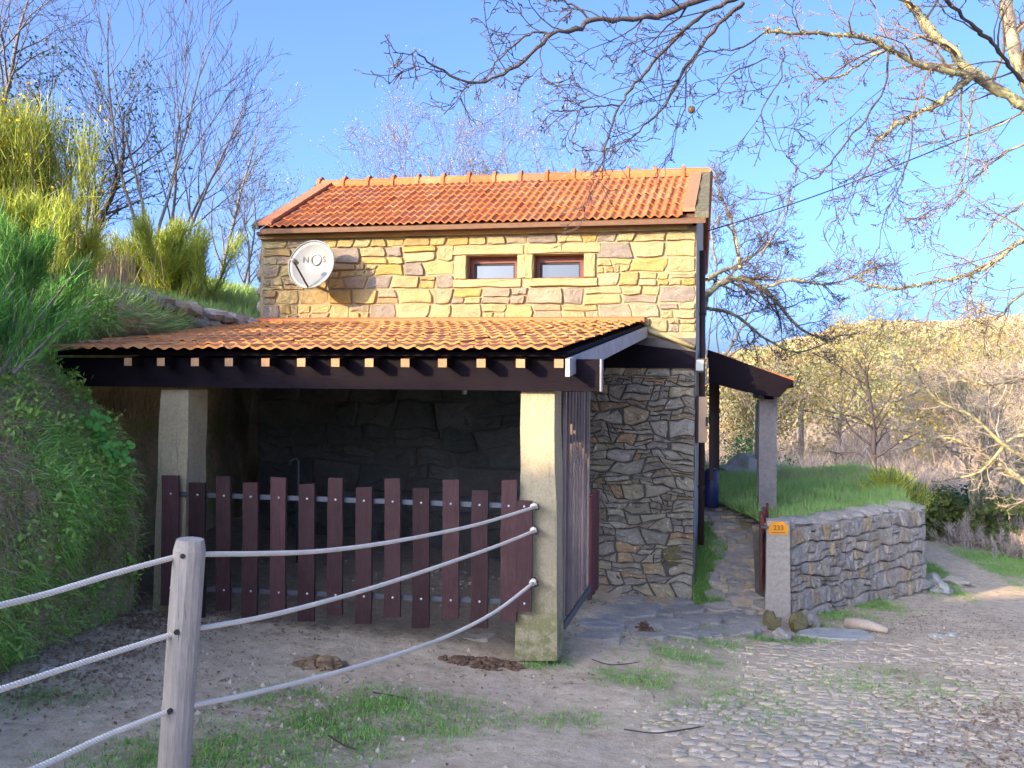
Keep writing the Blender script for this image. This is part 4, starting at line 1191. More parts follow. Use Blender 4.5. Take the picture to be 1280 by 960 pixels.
# rubble retaining wall
RA, RB = at(987, 700, 9.12), at(1153, 680, 10.9)
RA.z = RB.z = 0
rd = (RB - RA); RLN = rd.length; rd.normalize(); rn = Vector((rd.y, -rd.x, 0))
ztA, ztB = at(987, 656, 9.12).z, at(1153, 632, 10.9).z
rwall = thing('rubble_garden_wall', 'dry-stone retaining wall of grey rubble along the track beside the lawn', 'wall', (RA + RB) / 2)
def rwtop(s_): return lerp(ztA, ztB, s_ / RLN) + .05 * mnoise.noise(Vector((s_ * 4, 1, 1)))
def rwp(s_, z, off=0):
    q = RA + rd * s_ + rn * (off - .06 * (z + .5)); return Vector((q.x, q.y, z))
m_ = MB(); N_ = 16
for i in range(N_):
    s0, s1 = RLN * i / N_, RLN * (i + 1) / N_
    m_.prism([rwp(s0, -.9), rwp(s1, -.9), rwp(s1, -.9) - rn * .4, rwp(s0, -.9) - rn * .4], [rwp(s0, rwtop(s0) - .07), rwp(s1, rwtop(s1) - .07), rwp(s1, rwtop(s1) - .07) - rn * .4, rwp(s0, rwtop(s0) - .07) - rn * .4])
rcore = m_.build('wall_core', M['core_grey'], rwall)
rs = random.Random(17)
for poly in zone_stones(0, RLN, -.66, .5, (.11, .22), (.07, .16), .3, 33, .004, .03):
    cz = sum(p[1] for p in poly) / 10; cs = sum(p[0] for p in poly) / 10
    if cz > rwtop(cs) - .03: continue
    stone_obj(poly, rwp, .06, rcore, M['stone_wall'], rg=rs, rough=.012, tilt=.12)
s_ = 0
while s_ < RLN:
    w_ = rs.uniform(.16, .34); m_ = MB(); c = rwp(s_ + w_ / 2, rwtop(s_ + w_ / 2) - .03, -.14)
    m_.blob(tuple(c), (w_ * .54, .19, .055 + rs.uniform(0, .015)), rs.random() * 50, 10, 6, .25, math.atan2(rd.y, rd.x)); m_.build('stone', M['stone_wall'], rcore); s_ += w_
# return at the far end
def rwe(s_, z, off=0):
    q = RB + rd * off - rn * (s_ - .03); return Vector((q.x, q.y, z))
for poly in zone_stones(0, .9, -.8, rwtop(RLN) - .05, (.12, .22), (.14, .3), .3, 35, .006, .02):
    stone_obj(poly, rwe, .05, rcore, M['stone_wall'], rg=rs, rough=.012, tilt=.12)
# lawn terrace
LQ = [RA - rn * .1 + Vector((.05, 0, 0)), RB - rn * .1, Vector((6.6, 16.2, 0)), Vector((2.6, 16.4, 0))]
LQ[0] = Vector((3.0, 9.5, 0)) ; nL = 60
lv = np.zeros((nL + 1, nL + 1, 3))
for i in range(nL + 1):
    for j in range(nL + 1):
        a, b = i / nL, j / nL; p = lerp(lerp(LQ[0], LQ[1], a), lerp(LQ[3], LQ[2], a), b)
        lv[i, j] = (p.x, p.y, 0)
lv[:, :, 2] = .36 + .02 * (lv[:, :, 1] - 9.5) + .06 * fbm(lv[:, :, 0] * 1.5, lv[:, :, 1] * 1.5, 61) + .05 * fbm(lv[:, :, 0] * 6, lv[:, :, 1] * 6, 62)
edge = np.ones((nL + 1, nL + 1)); edge[-1, :] = 0; edge[:, -1] = 0
lv[:, :, 2] = np.where(edge > 0, lv[:, :, 2], -1.2)
ii = (np.arange(nL)[:, None] * (nL + 1) + np.arange(nL)[None, :]).ravel()
lawn = obj_np('lawn', lv.reshape(-1, 3), np.stack([ii, ii + nL + 1, ii + nL + 2, ii + 1], 1).ravel(), np.full(len(ii), 4), M['lawn'], None, (0, 0, 0), True)
tag(lawn, kind='structure')
def lawn_pts(n, seed):
    g = np.random.default_rng(seed); a = g.random(n); b = g.random(n) ** 1.3
    Q = [np.array(q) for q in LQ]
    p = (Q[0] * (1 - a[:, None]) + Q[1] * a[:, None]) * (1 - b[:, None]) + (Q[3] * (1 - a[:, None]) + Q[2] * a[:, None]) * b[:, None]
    p[:, 2] = .36 + .02 * (p[:, 1] - 9.5) + .06 * fbm(p[:, 0] * 1.5, p[:, 1] * 1.5, 61)
    return p

# ------------------------------------------------------------------ paving: steps up to the porch, slabs before the wall, cobbled road
def slab(name, c, rx, ry, h, rot, mat, parent, seed, n=9, tilt=(0, 0)):
    rg = random.Random(seed); m_ = MB(); ring = []
    for k in range(n):
        th = 2 * math.pi * k / n; sq = 1 / max(abs(math.cos(th)), abs(math.sin(th))) ** .6
        r_ = rg.uniform(.74, 1.06) * sq
        x, y = math.cos(th) * rx * r_, math.sin(th) * ry * r_
        ring.append((c[0] + x * math.cos(rot) - y * math.sin(rot), c[1] + x * math.sin(rot) + y * math.cos(rot), x, y))
    def lay(k, z, jit):
        for (x, y, lx, ly) in ring:
            m_.v.append((c[0] + (x - c[0]) * k, c[1] + (y - c[1]) * k, c[2] + z + lx * tilt[0] + ly * tilt[1] + rg.uniform(-jit, jit)))
    lay(1.0, -.06, 0); lay(1.0, h * .7, .003); lay(.94, h, .004); lay(.5, h + .002, .007)
    m_.v.append((c[0], c[1], c[2] + h + rg.uniform(0, .006)))
    for r_ in range(3):
        for a in range(n):
            b = (a + 1) % n; m_.face((r_ * n + a, r_ * n + b, (r_ + 1) * n + b, (r_ + 1) * n + a))
    for a in range(n): m_.face((3 * n + a, 3 * n + (a + 1) % n, 4 * n))
    return m_.build(name, mat, parent)

path_v = MB()   # stepped ramp body under the paving
steps = [(9.15, -.36), (9.55, -.22), (9.95, -.08), (10.4, .06), (10.9, .2), (11.5, .30), (16, .36)]
for i in range(len(steps) - 1):
    (y0, z0), (y1, z1) = steps[i], steps[i + 1]
    def xx(y, off): return WR.x + (y - WR.y) * math.tan(VD) + off
    path_v.prism([(xx(y0, .0), y0, -1), (xx(y0, .86), y0, -1), (xx(y1, .86), y1 - .002, -1), (xx(y1, .0), y1 - .002, -1)], [(xx(y0, .0), y0, z0), (xx(y0, .86), y0, z0), (xx(y1, .86), y1 - .002, z1 - .03), (xx(y1, .0), y1 - .002, z1 - .03)])
path = tag(path_v.build('path', M['ground'], None, (0, 0, 0)), kind='structure')
rg = random.Random(4)
def path_z(y): return float(np.interp(y, [q[0] for q in steps], [q[1] for q in steps]))
pst = []; tries = 0
while len(pst) < 110 and tries < 6000:
    tries += 1
    y = 9.1 + rg.random() ** 1.5 * 6.2; off = rg.uniform(.1, .84); r_ = rg.uniform(.07, .21)
    x = xx(y, off)
    if y < 10.9 and off < .18 + .06 * math.sin(y * 7): continue
    if any((x - q[0]) ** 2 + ((y - q[1]) * 1.55) ** 2 < ((r_ + q[2]) * .88) ** 2 for q in pst): continue
    pst.append((x, y, r_))
    slab('paving_stone', (x, y, path_z(y) - .025), r_, r_ * .66, rg.uniform(.03, .06), rg.uniform(-.3, .3), M['slab'], path, rg.random(), 9, (rg.uniform(-.08, .08), rg.uniform(.1, .3) if y < 11 else 0))
flag = tag(MB().prism([(.62, 7.2, -1), (2.9, 8.5, -1), (2.85, 8.9, -1), (.8, 9.5, -1)], [(.62, 7.2, -.9), (2.9, 8.5, -.9), (2.85, 8.9, -.9), (.8, 9.5, -.9)]).build('pavement', M['ground'], None, (0, 0, 0)), kind='structure')
placed = []
tries = 0
while len(placed) < 46 and tries < 4000:
    tries += 1
    px = rg.uniform(705, 955); py = rg.uniform(742, 806)
    if py > 800 - (px - 705) * .02 or (px > 740 and py < 738): continue
    g = ground_at(px, py); r_ = rg.uniform(.13, .36)
    if g.x < .50 + (g.y - 6.5) * .24: continue
    ok = all((g.x - q[0]) ** 2 + ((g.y - q[1]) * 1.5) ** 2 > ((r_ + q[2]) * .86) ** 2 for q in placed)
    if not ok or g.y > 9.45 - (g.x - 1) * .1: continue
    placed.append((g.x, g.y, r_))
    slab('flagstone', (g.x, g.y, H(g.x, g.y, False)[0] - .012), r_, r_ * .66, rg.uniform(.025, .05), rg.uniform(-.3, .2), M['slab'], flag, rg.random(), 9, (rg.uniform(-.06, .06), rg.uniform(-.02, .08)))

# cobbles on the track
road_m = MB(); road_m.prism([(2, 4, -1.6), (3, 4, -1.6), (3, 7, -1.6), (2, 7, -1.6)], [(2, 4, -1.5), (3, 4, -1.5), (3, 7, -1.5), (2, 7, -1.5)])
road = tag(road_m.build('road', M['ground'], None, (0, 0, 0)), kind='structure')
cobs = []
y = 3.45; row = 0
crg = random.Random(8)
while y < 8.3:
    hgt = crg.uniform(.05, .085); x0 = .55 + (y - 3.5) * .33 + .25 * math.sin(y * 2.3); x = x0 + crg.uniform(0, .1); 
    while x < 4.6 + (y - 3.4) * .7:
        w_ = crg.uniform(.07, .14)
        yy = y + .10 * math.sin(x * 1.3) + .05 * math.sin(x * 3.1 + 2) + crg.uniform(-.009, .009)
        prob = .55 + .45 * sstep(np.array([x - x0]), 0, .5)[0]
        if yy > 7.2: prob *= max(0, 1 - (yy - 7.2) / 1.0)
        if crg.random() < prob and fbm(x * .9, yy * .9, 71) > -.16: cobs.append((x + w_ / 2, yy, w_, hgt, crg.random()))
        x += w_ + crg.uniform(.003, .010)
    y += hgt + crg.uniform(.003, .010)
def screen(x, y, z):
    p = CR.transposed() @ (Vector((x, y, z)) - Vector((0, 0, CAMZ))); return 640 + p.x / -p.z * F, 480 - p.y / -p.z * F
ch = H(np.array([c[0] for c in cobs]), np.array([c[1] for c in cobs]), True)
vis = []
for c, h_ in zip(cobs, ch):
    sx, sy = screen(c[0], c[1], h_)
    vis.append(-30 < sx < 1310 and sy < 985)
order = sorted([i for i in range(len(cobs)) if vis[i]], key=lambda i: cobs[i][1])
COBM = []
for k in range(10):
    m_ = MB(); n = 8; rgk = random.Random(100 + k)
    ring = []
    for a in range(n):
        th = 2 * math.pi * (a + .5) / n; sq = 1 / max(abs(math.cos(th)), abs(math.sin(th))) ** .88; r_ = rgk.uniform(.88, 1.03) * sq * .5
        ring.append((math.cos(th) * r_, math.sin(th) * r_))
    for (kk, z, j) in ((1, -.03, 0), (.98, .003, .002), (.8, .008, .003)):
        for (x, yv) in ring: m_.v.append((x * kk, yv * kk, z + rgk.uniform(-j, j)))
    m_.v.append((0, 0, .0075))
    for r_ in range(2):
        for a in range(n):
            b = (a + 1) % n; m_.face((r_ * n + a, r_ * n + b, (r_ + 1) * n + b, (r_ + 1) * n + a))
    for a in range(n): m_.face((2 * n + a, 2 * n + (a + 1) % n, 3 * n))
    COBM.append((mesh_np('cobble', np.array(m_.v), [i for f in m_.f for i in f], [len(f) for f in m_.f], M['cobble'], True), m_))
rest = MB()
for rank, i in enumerate(order):
    x, y, w_, h_, r_ = cobs[i]; me, mbx = COBM[int(r_ * 10) % 10]; z = ch[i] - .002 + (r_ - .5) * .008
    rot = .10 * math.cos(x * 1.3) + (r_ - .5) * .2
    if rank < 300:
        o = bpy.data.objects.new('cobble', me); link(o, road, (x, y, z)); o.scale = (w_, h_ * 1.02, 1); o.rotation_euler = ((r_ - .5) * .1, 0, rot)
    else:
        b = len(rest.v); cr, sr = math.cos(rot), math.sin(rot)
        for (vx, vy, vz) in mbx.v:
            vx *= w_; vy *= h_ * 1.02; rest.v.append((x + vx * cr - vy * sr, y + vx * sr + vy * cr, z + vz))
        for f in mbx.f: rest.face(tuple(b + q for q in f))
if rest.v: tag(rest.build('far_cobbles', M['cobble'], road, smooth=True), kind='stuff')

# ------------------------------------------------------------------ rope fence
FY = 3.3
fp_top, fp_bot = at(238, 674, FY), at(214, 1010, FY + .02)
g = H(fp_bot.x, fp_bot.y)[0]; t_ = (fp_top.z - (g - .1)) / (fp_top.z - fp_bot.z); fp_bot = lerp(fp_top, fp_bot, t_)
fpost = thing('rope_fence_post', 'weathered wooden fence post with chamfered top threaded by three ropes', 'fence post', lerp(fp_top, fp_bot, .93))
rp = 18.5 / F * FY
m_ = MB(); pts = [lerp(fp_bot, fp_top, t) for t in (0, .25, .5, .75, .965, 1.0)]
n = 14; ax = (fp_top - fp_bot).normalized(); sx_ = ax.cross(Vector((0, 1, 0))).normalized(); sy_ = ax.cross(sx_)
for i, pp in enumerate(pts):
    r_ = rp * (1.03 if i < 5 else .86) * (1 + .02 * (i % 2))
    for k in range(n):
        th = 2 * math.pi * k / n; rr = r_ * (1 + .03 * math.sin(k * 2.4) ); m_.v.append(tuple(pp + sx_ * math.cos(th) * rr + sy_ * math.sin(th) * rr))
for i in range(len(pts) - 1):
    for k in range(n):
        k2 = (k + 1) % n; m_.face((i * n + k, i * n + k2, (i + 1) * n + k2, (i + 1) * n + k))
m_.face(tuple((len(pts) - 1) * n + k for k in range(n)))
m_.build('shaft', M['post'], fpost)
# dark drill holes and a drying crack
for px, py in ((229, 695), (221, 790), (212, 889)):
    c = at(px, py, FY - rp * .93); MB().tube([c + Vector((0, .01, 0)), c + Vector((0, -.006, 0))], .010, 9).build('rope_hole', M['black'], fpost)
MB().tube([at(225, 760, FY - rp * .86), at(224, 790, FY - rp * .87), at(222, 812, FY - rp * .86)], [.001, .0035, .001], 4).build('drying_crack', M['black'], fpost)
def spline(pts, m=40):
    P = [pts[0]] + pts + [pts[-1]]; out = []
    for i in range(1, len(P) - 2):
        for k in range(m // (len(P) - 3)):
            t = k / (m // (len(P) - 3)); p0, p1, p2, p3 = P[i - 1], P[i], P[i + 1], P[i + 2]
            out.append(.5 * ((2 * p1) + (p2 - p0) * t + (2 * p0 - 5 * p1 + 4 * p2 - p3) * t * t + (3 * p1 - p0 - 3 * p2 + p3) * t ** 3))
    out.append(pts[-1]); return out
rope_px = [([(-60, 772), (0, 757), (60, 742), (150, 715), (226, 695)], [(252, 693), (330, 692), (400, 689), (480, 679), (560, 664), (610, 652), (668, 634)], 'topmost of the three cream ropes strung from fence post to pillar'),
           ([(-60, 880), (0, 862), (110, 826), (222, 791)], [(246, 786), (330, 771), (420, 748), (500, 724), (580, 697), (625, 681), (667, 664)], 'middle of the three cream ropes strung from fence post to pillar'),
           ([(-20, 982), (50, 958), (130, 921), (212, 889)], [(240, 882), (310, 868), (400, 846), (480, 823), (560, 795), (620, 764), (666, 729)], 'lowest cream rope, sagging from fence post to pillar')]
for (lp, rpx, lab) in rope_px:
    pts = [at(x, y, FY + (x - 226) / 226 * .62) for (x, y) in lp]
    n_ = len(rpx)
    for k, (x, y) in enumerate(rpx):
        t = (x - 240) / 428.0
        Yd = 1 / ((1 - t) / FY + t / 6.02) + .03 * max(0, 1 - t * 12); pts.append(at(x, y, Yd))
    sp = spline(pts, 72)
    o = MB().tube(sp, .0108, 8).build('rope', M['rope'], None, None, True); tag(o, lab, 'rope', 'ropes of the fence')
for (px, py) in ((668, 633), (667, 663), (667, 728)):
    p = at(px, py, 6.05)
    m_ = MB(); m_.blob(tuple(p), (.03, .02, .024), px * .1 + py, 8, 6, .3); 
    hk = tag(m_.build('rope_knot', M['rope'], None, None, True), {633: 'knot tying the top rope to the granite pillar', 663: 'knot tying the middle rope to the granite pillar', 728: 'knot tying the bottom rope to the granite pillar'}[py], 'knot', 'knots on the pillar')
    mm = MB(); mm.tube([p + Vector((.01, .10, .01)), p + Vector((.025, -.02, .012)), p + Vector((.03, -.03, -.015)), p + Vector((.005, -.035, -.02))], .007, 5); mm.build('hook', M['dark_metal'], hk)

# ------------------------------------------------------------------ branching
def grow(mbs, p, d, L, r, lvl, rg, cfg, depth=0):
    """mbs: list of builders per level; recursive wandering branches"""
    n = cfg['seg'][min(lvl, len(cfg['seg']) - 1)]
    pts = [p.copy()]; q = p.copy(); dd = d.normalized()
    wn = cfg['wander'] * (1 + .3 * lvl)
    for i in range(n):
        dd = (dd + Vector((rg.gauss(0, wn), rg.gauss(0, wn), rg.gauss(0, wn))) + Vector((0, 0, cfg['up'] / n))).normalized()
        q = q + dd * (L / n); pts.append(q.copy())
    rt = r * cfg.get('taper', .35)
    rad = [r + (rt - r) * i / n for i in range(n + 1)]
    rmin = cfg.get('rmin', .002)
    mb = mbs[min(lvl, len(mbs) - 1)]
    mb.tube(pts, [max(rmin, x) for x in rad], 6 if lvl == 0 else (4 if lvl == 1 else 3), False)
    if lvl >= cfg['levels']:
        cfg.setdefault('tips', []).append(pts[-1]); return
    kids(mbs, pts, rad, L, lvl, rg, cfg)

def kids(mbs, pts, rad, L, lvl, rg, cfg, t0=None):
    n = len(pts) - 1; nk = cfg['kids'][min(lvl, len(cfg['kids']) - 1)]
    t0 = cfg.get('t0', .3) if t0 is None else t0
    for k in range(nk):
        t = t0 + (1 - t0) * (k + rg.random()) / nk; t = min(t, .999)
        i = int(t * n); f = t * n - i
        p = lerp(pts[i], pts[i + 1], f); dd = (pts[i + 1] - pts[i]).normalized()
        s_ = dd.orthogonal().normalized(); s_.rotate(Matrix.Rotation(rg.random() * 6.283, 3, dd))
        ang = rg.uniform(*cfg['ang'])
        nd_ = dd * math.cos(ang) + s_ * math.sin(ang)
        r_ = (rad[i] + (rad[i + 1] - rad[i]) * f)
        grow(mbs, p, nd_, L * rg.uniform(*cfg['ratio']) * (1 - .35 * t), r_ * rg.uniform(.45, .65), lvl + 1, rg, cfg)
    cfg.setdefault('tips', []).append(pts[-1])

def tree(name, label, base, h, r, seed, cfg, m_trunk, m_twig, stems=1, lean=(0, 0), group=None, leaves=None, cat='tree'):
    rg = random.Random(seed); cfg = dict(cfg); cfg['tips'] = []
    t = thing(name, label, cat, base, group)
    a, b = MB(), MB(); mbs = [a, a, b] if cfg['levels'] > 1 else [a, b]
    for k in range(stems):
        d = Vector((lean[0] + rg.gauss(0, .22 if stems > 1 else .03), lean[1] + rg.gauss(0, .18 if stems > 1 else .03), 1))
        grow(mbs, Vector(base) + Vector((rg.gauss(0, .06) * (stems > 1), 0, 0)), d, h * rg.uniform(.8, 1.05), r * (1 if stems == 1 else .75), 0, rg, cfg)
    a.build('trunk', m_trunk, t, smooth=True)
    if b.v: b.build('crown', m_twig, t)
    if leaves:
        mat, per, size, spread = leaves
        tips = np.array([tuple(p) for p in cfg['tips']])
        g = np.random.default_rng(seed); P = np.repeat(tips, per, 0) + g.normal(size=(len(tips) * per, 3)) * spread
        Vv, f_, c_ = leaves_np(P, np.full(len(P), size), seed); obj_np('foliage', Vv, f_, c_, mat, t)
    return t
CF = dict(seg=[8, 6, 4, 3], wander=.10, up=.25, kids=[16, 8, 5], levels=3, ang=(.45, .95), ratio=(.42, .62), taper=.2, rmin=.003)

# ------------------------------------------------------------------ trees on the left
def bank_base(px, Y, dz=-.2):
    p = at(px, 400, Y); i = int(np.argmin(np.abs(by - Y))); j = int(np.argmin(np.abs(BX[i] - p.x))); p.z = BZ[i, j] + dz; return p
cf = dict(CF, kids=[10, 5, 2], ang=(.3, .75), up=.4, wander=.07, rmin=.0035)
tree('bare_tree', 'tall slender multi-stemmed bare tree rising behind the broom bush', bank_base(190, 13.5), 4.1, .042, 3, cf, M['bark'], M['twig_dark'], 3, (-.02, 0))
tree('bare_tree', 'bare tree with long boughs slanting up right towards the house roof', bank_base(205, 14.5), 3.5, .045, 14, dict(cf, kids=[9, 5, 2]), M['bark'], M['twig_dark'], 3, (.42, 0))
tree('dark_tree', 'dark dense bushy-crowned tree behind the dry grass on the bank', bank_base(118, 13.5), 2.9, .08, 5, dict(CF, kids=[13, 7, 4], ang=(.4, 1.0), up=.3, t0=.15), M['bark_dark'], M['twig_dark'], 3, (0, 0), leaves=(M['evergreen'], 2, .028, .06))
tree('dark_tree', 'second dark twiggy tree low on the bank left of the dense one', bank_base(95, 14.5), 2.0, .06, 25, dict(CF, kids=[11, 6, 3], up=.2, t0=.15), M['bark_dark'], M['twig_dark'], 3, (0.05, 0), leaves=(M['evergreen'], 1, .025, .05))
tree('bare_tree', 'grey bare twiggy tree at the upper left edge of the picture', bank_base(-15, 12), 4.3, .08, 7, dict(CF, kids=[12, 6, 4], up=.2), M['bark'], M['twig'], 2, (.1, 0))
tree('birch_tree', 'fine pale-twigged birch left of the house roof', bank_base(268, 18), 4.5, .05, 8, dict(CF, kids=[16, 7, 4], ang=(.35, .8), up=.3, t0=.2, rmin=.003), M['bark'], M['twig'], 1, (.04, 0), leaves=(M['young_leaf'], 1, .016, .05))
tree('birch_tree', 'small thin birch between the broom bush and the house wall', bank_base(300, 16), 2.4, .04, 18, dict(CF, kids=[10, 5, 3], up=.3, t0=.15), M['bark'], M['twig'], 2, (0, 0), leaves=(M['leaf_olive'], 2, .02, .06))

# trees behind the roof
b = at(560, 300, 19); b.z = .2
tree('cherry_tree', 'blossoming tree showing above the roof ridge, wide pale pink crown', b, 6.7, .12, 31, dict(CF, kids=[16, 8, 5], ang=(.5, 1.0), up=.25, t0=.35), M['bark'], M['twig'], 3, (0, 0), leaves=(M['blossom'], 6, .018, .10))
b = at(650, 300, 20); b.z = .2
tree('cherry_tree', 'smaller blossoming tree above the middle of the roof ridge', b, 6.5, .1, 32, dict(CF, kids=[15, 8, 4], ang=(.5, 1.0), up=.25, t0=.35), M['bark'], M['twig'], 2, (0, 0), leaves=(M['blossom'], 6, .018, .10))
b = at(500, 300, 19); b.z = .3
tree('leafing_tree', 'yellow-green young-leaved shrub tree just above the left roof ridge', b, 6.0, .09, 33, dict(CF, kids=[14, 7, 4], up=.2, t0=.35), M['bark'], M['twig'], 2, (0, 0), leaves=(M['young_leaf'], 4, .026, .08))
b = at(845, 300, 22); b.z = 0
tree('bare_tree', 'bare tree whose twigs just clear the right end of the ridge', b, 6.6, .09, 34, dict(CF, kids=[14, 7, 4], up=.3, t0=.4), M['bark'], M['twig'], 2, (0, 0))

# ------------------------------------------------------------------ overhanging oak on the right, traced limbs
def limb_tree(name, label, limbs, Yf, seed, cfg, mt, mtw, rootpts=None, extra=None, darks=()):
    rg = random.Random(seed); a, b, dk, dt = MB(), MB(), MB(), MB(); cfg = dict(cfg); cfg['tips'] = []
    first = rootpts[0] if rootpts else at(limbs[0][0][0][0], limbs[0][0][0][1], Yf(limbs[0][0][0][0], 0))
    t = thing(name, label, 'tree', first)
    if rootpts: a.tube(rootpts, extra, 10, False)
    lich = []
    for k, (pl, r0, r1, nk, dY) in enumerate(limbs):
        pts = []
        for i, (x, y) in enumerate(pl):
            pts.append(at(x, y, Yf(x, i / (len(pl) - 1)) + dY * i / (len(pl) - 1)))
        sp = spline(pts, max(len(pts) * 4, 12)); n = len(sp) - 1
        sp = [p + Vector((rg.gauss(0, .006), rg.gauss(0, .006), rg.gauss(0, .006))) for p in sp]
        rad = [(r0 + (r1 - r0) * i / n) * (1 + .12 * rg.gauss(0, 1)) for i in range(n + 1)]
        (dk if k in darks else a).tube(sp, rad, 7 if r0 > .02 else 4, False)
        L = sum((sp[i + 1] - sp[i]).length for i in range(n))
        c2 = dict(cfg); c2['kids'] = [nk] + cfg['kids'][1:]; c2['tips'] = cfg['tips']
        tb = dt if k in darks else b
        kids([a, tb, tb], sp, [x * .75 for x in rad], min(L, 1.45), 0, rg, c2, .08)
        if r0 > .022 and k not in darks:
            for p, r_ in zip(sp, rad):
                for _ in range(5): lich.append(tuple(p + Vector((rg.gauss(0, 1), rg.gauss(0, 1), rg.gauss(0, 1))).normalized() * r_ * 1.05))
    a.build('trunk', mt, t, smooth=True); b.build('crown', mtw, t)
    if dk.v: dk.build('dark_limbs', M['bark_dark'], t, smooth=True); dt.build('dark_twigs', M['twig_dark'], t)
    if lich:
        Vv, f_, c_ = leaves_np(np.repeat(np.array(lich), 5, 0) + rng.normal(size=(len(lich) * 5, 3)) * .012, np.full(len(lich) * 5, .014), 3)
        obj_np('lichen', Vv, f_, c_, M['lichen_tuft'], t)
    tips = np.array([tuple(p) for p in cfg['tips']]); 
    Vv, f_, c_ = leaves_np(tips, np.full(len(tips), .0075), 5)
    obj_np('buds', Vv, f_, c_, M['bud'], t)
    return t
OY = 7.2
def oy(x, t): return OY - (1280 - x) / 780 * 1.6
oc = dict(seg=[6, 5, 4, 3], wander=.16, up=-.05, kids=[9, 5, 3], levels=3, ang=(.4, 1.0), ratio=(.36, .6), taper=.35, rmin=.0028)
limbs = [
    ([(1300, 150), (1262, 120), (1217, 92), (1190, 62), (1162, 39), (1129, -8)], .048, .03, 8, .2),
    ([(1300, 135), (1278, 90), (1265, 50), (1256, -10)], .05, .045, 6, .1),
    ([(1217, 92), (1190, 91), (1143, 78), (1110, 60), (1075, 45), (1020, 42), (960, 40)], .030, .010, 14, -.3),
    ([(1217, 92), (1195, 112), (1170, 131), (1145, 143), (1115, 160), (1095, 176)], .028, .010, 9, .3),
    ([(1110, 60), (1085, 74), (1050, 95), (1020, 97), (995, 80)], .014, .006, 9, .2),
    ([(1285, 108), (1262, 82), (1240, 54), (1212, 28), (1178, -6)], .020, .015, 8, -.9),
    ([(1178, -6), (1060, -14), (930, -6), (870, 1), (830, 17), (790, 24), (745, 25), (720, 36), (690, 42), (665, 68), (630, 92), (600, 103), (570, 97), (540, 80), (523, 67)], .026, .004, 12, -.5),
    ([(690, 42), (670, 40), (648, 52), (625, 75), (602, 101)], .010, .004, 6, 0),
    ([(737, 24), (715, 6), (690, -4)], .009, .006, 4, 0),
    ([(690, 42), (678, 45), (676, 80), (682, 103), (707, 100)], .005, .003, 4, 0),
    ([(930, -6), (900, 6), (870, 25), (850, 42), (815, 80), (795, 105), (775, 132), (765, 155), (755, 195), (752, 215)], .018, .004, 11, .2),
    ([(775, 132), (740, 133), (712, 139), (690, 138)], .007, .003, 6, 0),
    ([(725, 137), (717, 165), (717, 188), (740, 188)], .0045, .003, 3, 0),
    ([(930, 4), (900, 30), (870, 67), (850, 95), (830, 132), (805, 158), (785, 175), (770, 181)], .017, .004, 9, .5),
    ([(960, 40), (920, 62), (880, 66), (855, 92)], .008, .004, 6, 0),
    ([(960, 72), (915, 92), (893, 118), (866, 131)], .006, .003, 4, 0),
    ([(978, 58), (976, 95), (952, 138), (958, 165), (970, 190)], .007, .003, 6, 0),
    ([(1112, 62), (1105, 110), (1082, 150), (1055, 182), (1033, 210), (1018, 222), (996, 210), (985, 190), (988, 163)], .009, .003, 7, .1),
    ([(1095, 176), (1088, 205), (1070, 235), (1060, 260)], .007, .003, 6, .1),
    ([(1140, 140), (1138, 185), (1128, 225), (1105, 270), (1098, 310)], .008, .003, 7, .2),
    ([(1217, 110), (1212, 150), (1208, 195), (1195, 240), (1180, 262)], .010, .004, 8, .3),
    ([(1300, 130), (1240, 160), (1160, 180), (1100, 205), (1060, 222)], .010, .003, 10, .6),
    ([(1300, 170), (1250, 195), (1215, 225), (1190, 255), (1150, 275)], .012, .003, 10, .8),
    ([(1310, 290), (1270, 305), (1240, 330), (1200, 346), (1150, 356), (1110, 360), (1070, 348)], .026, .006, 14, 1.0),
    ([(1310, 350), (1270, 372), (1250, 395), (1215, 402), (1170, 420)], .016, .005, 10, 1.2),
    ([(1310, 235), (1270, 260), (1235, 290), (1210, 335)], .012, .004, 9, .6),
]
root = [Vector((5.3, 7.4, -.6)), Vector((5.25, 7.35, .6)), Vector((5.15, 7.3, 1.8)), Vector((4.95, 7.25, 2.9)), Vector((4.75, 7.2, 3.7)), at(1300, 140, 7.2)]
limb_tree('oak_tree', 'overhanging lichen-covered bare oak reaching in from the upper right', limbs, oy, 51, oc, M['bark_lichen'], M['twig_warm'], root, [.26, .2, .17, .15, .1, .06], (5, 6, 7, 8, 9, 10, 11, 12, 13, 14, 15, 16, 17, 18, 19))
# oak gall
gp_ = at(864.5, 137, oy(864, 0))
m_ = MB(); m_.blob(tuple(gp_), (.028, .028, .028), 2, 12, 8, .08); tag(m_.build('oak_gall', M['bud'], None, None, True), 'round brown oak gall hanging from a thin twig against the sky', 'oak gall')

# tree behind the gable reaching right
def ty(x, t): return 14.5
tc = dict(oc, kids=[10, 8, 5], up=.05, ratio=(.35, .6), rmin=.004)
tl = [([(880, 372), (905, 352), (935, 350), (965, 372), (1000, 410), (1040, 428)], .07, .012, 24, .5),
      ([(884, 350), (900, 340), (925, 330), (955, 310), (985, 300)], .04, .01, 20, 1), ([(925, 335), (918, 290), (905, 255), (898, 235)], .03, .008, 18, 0),
      ([(955, 360), (990, 350), (1030, 355), (1070, 345), (1095, 335)], .03, .008, 20, -.5), ([(885, 385), (920, 395), (960, 425), (1000, 440), (1050, 420)], .03, .008, 18, .5),
      ([(950, 320), (975, 280), (990, 245)], .02, .006, 9, 0), ([(895, 330), (890, 290), (905, 262)], .02, .006, 9, 0)]
rootp = [at(868, 620, 15.5), at(868, 520, 15.2), at(868, 420, 14.8), at(880, 372, 14.5)]
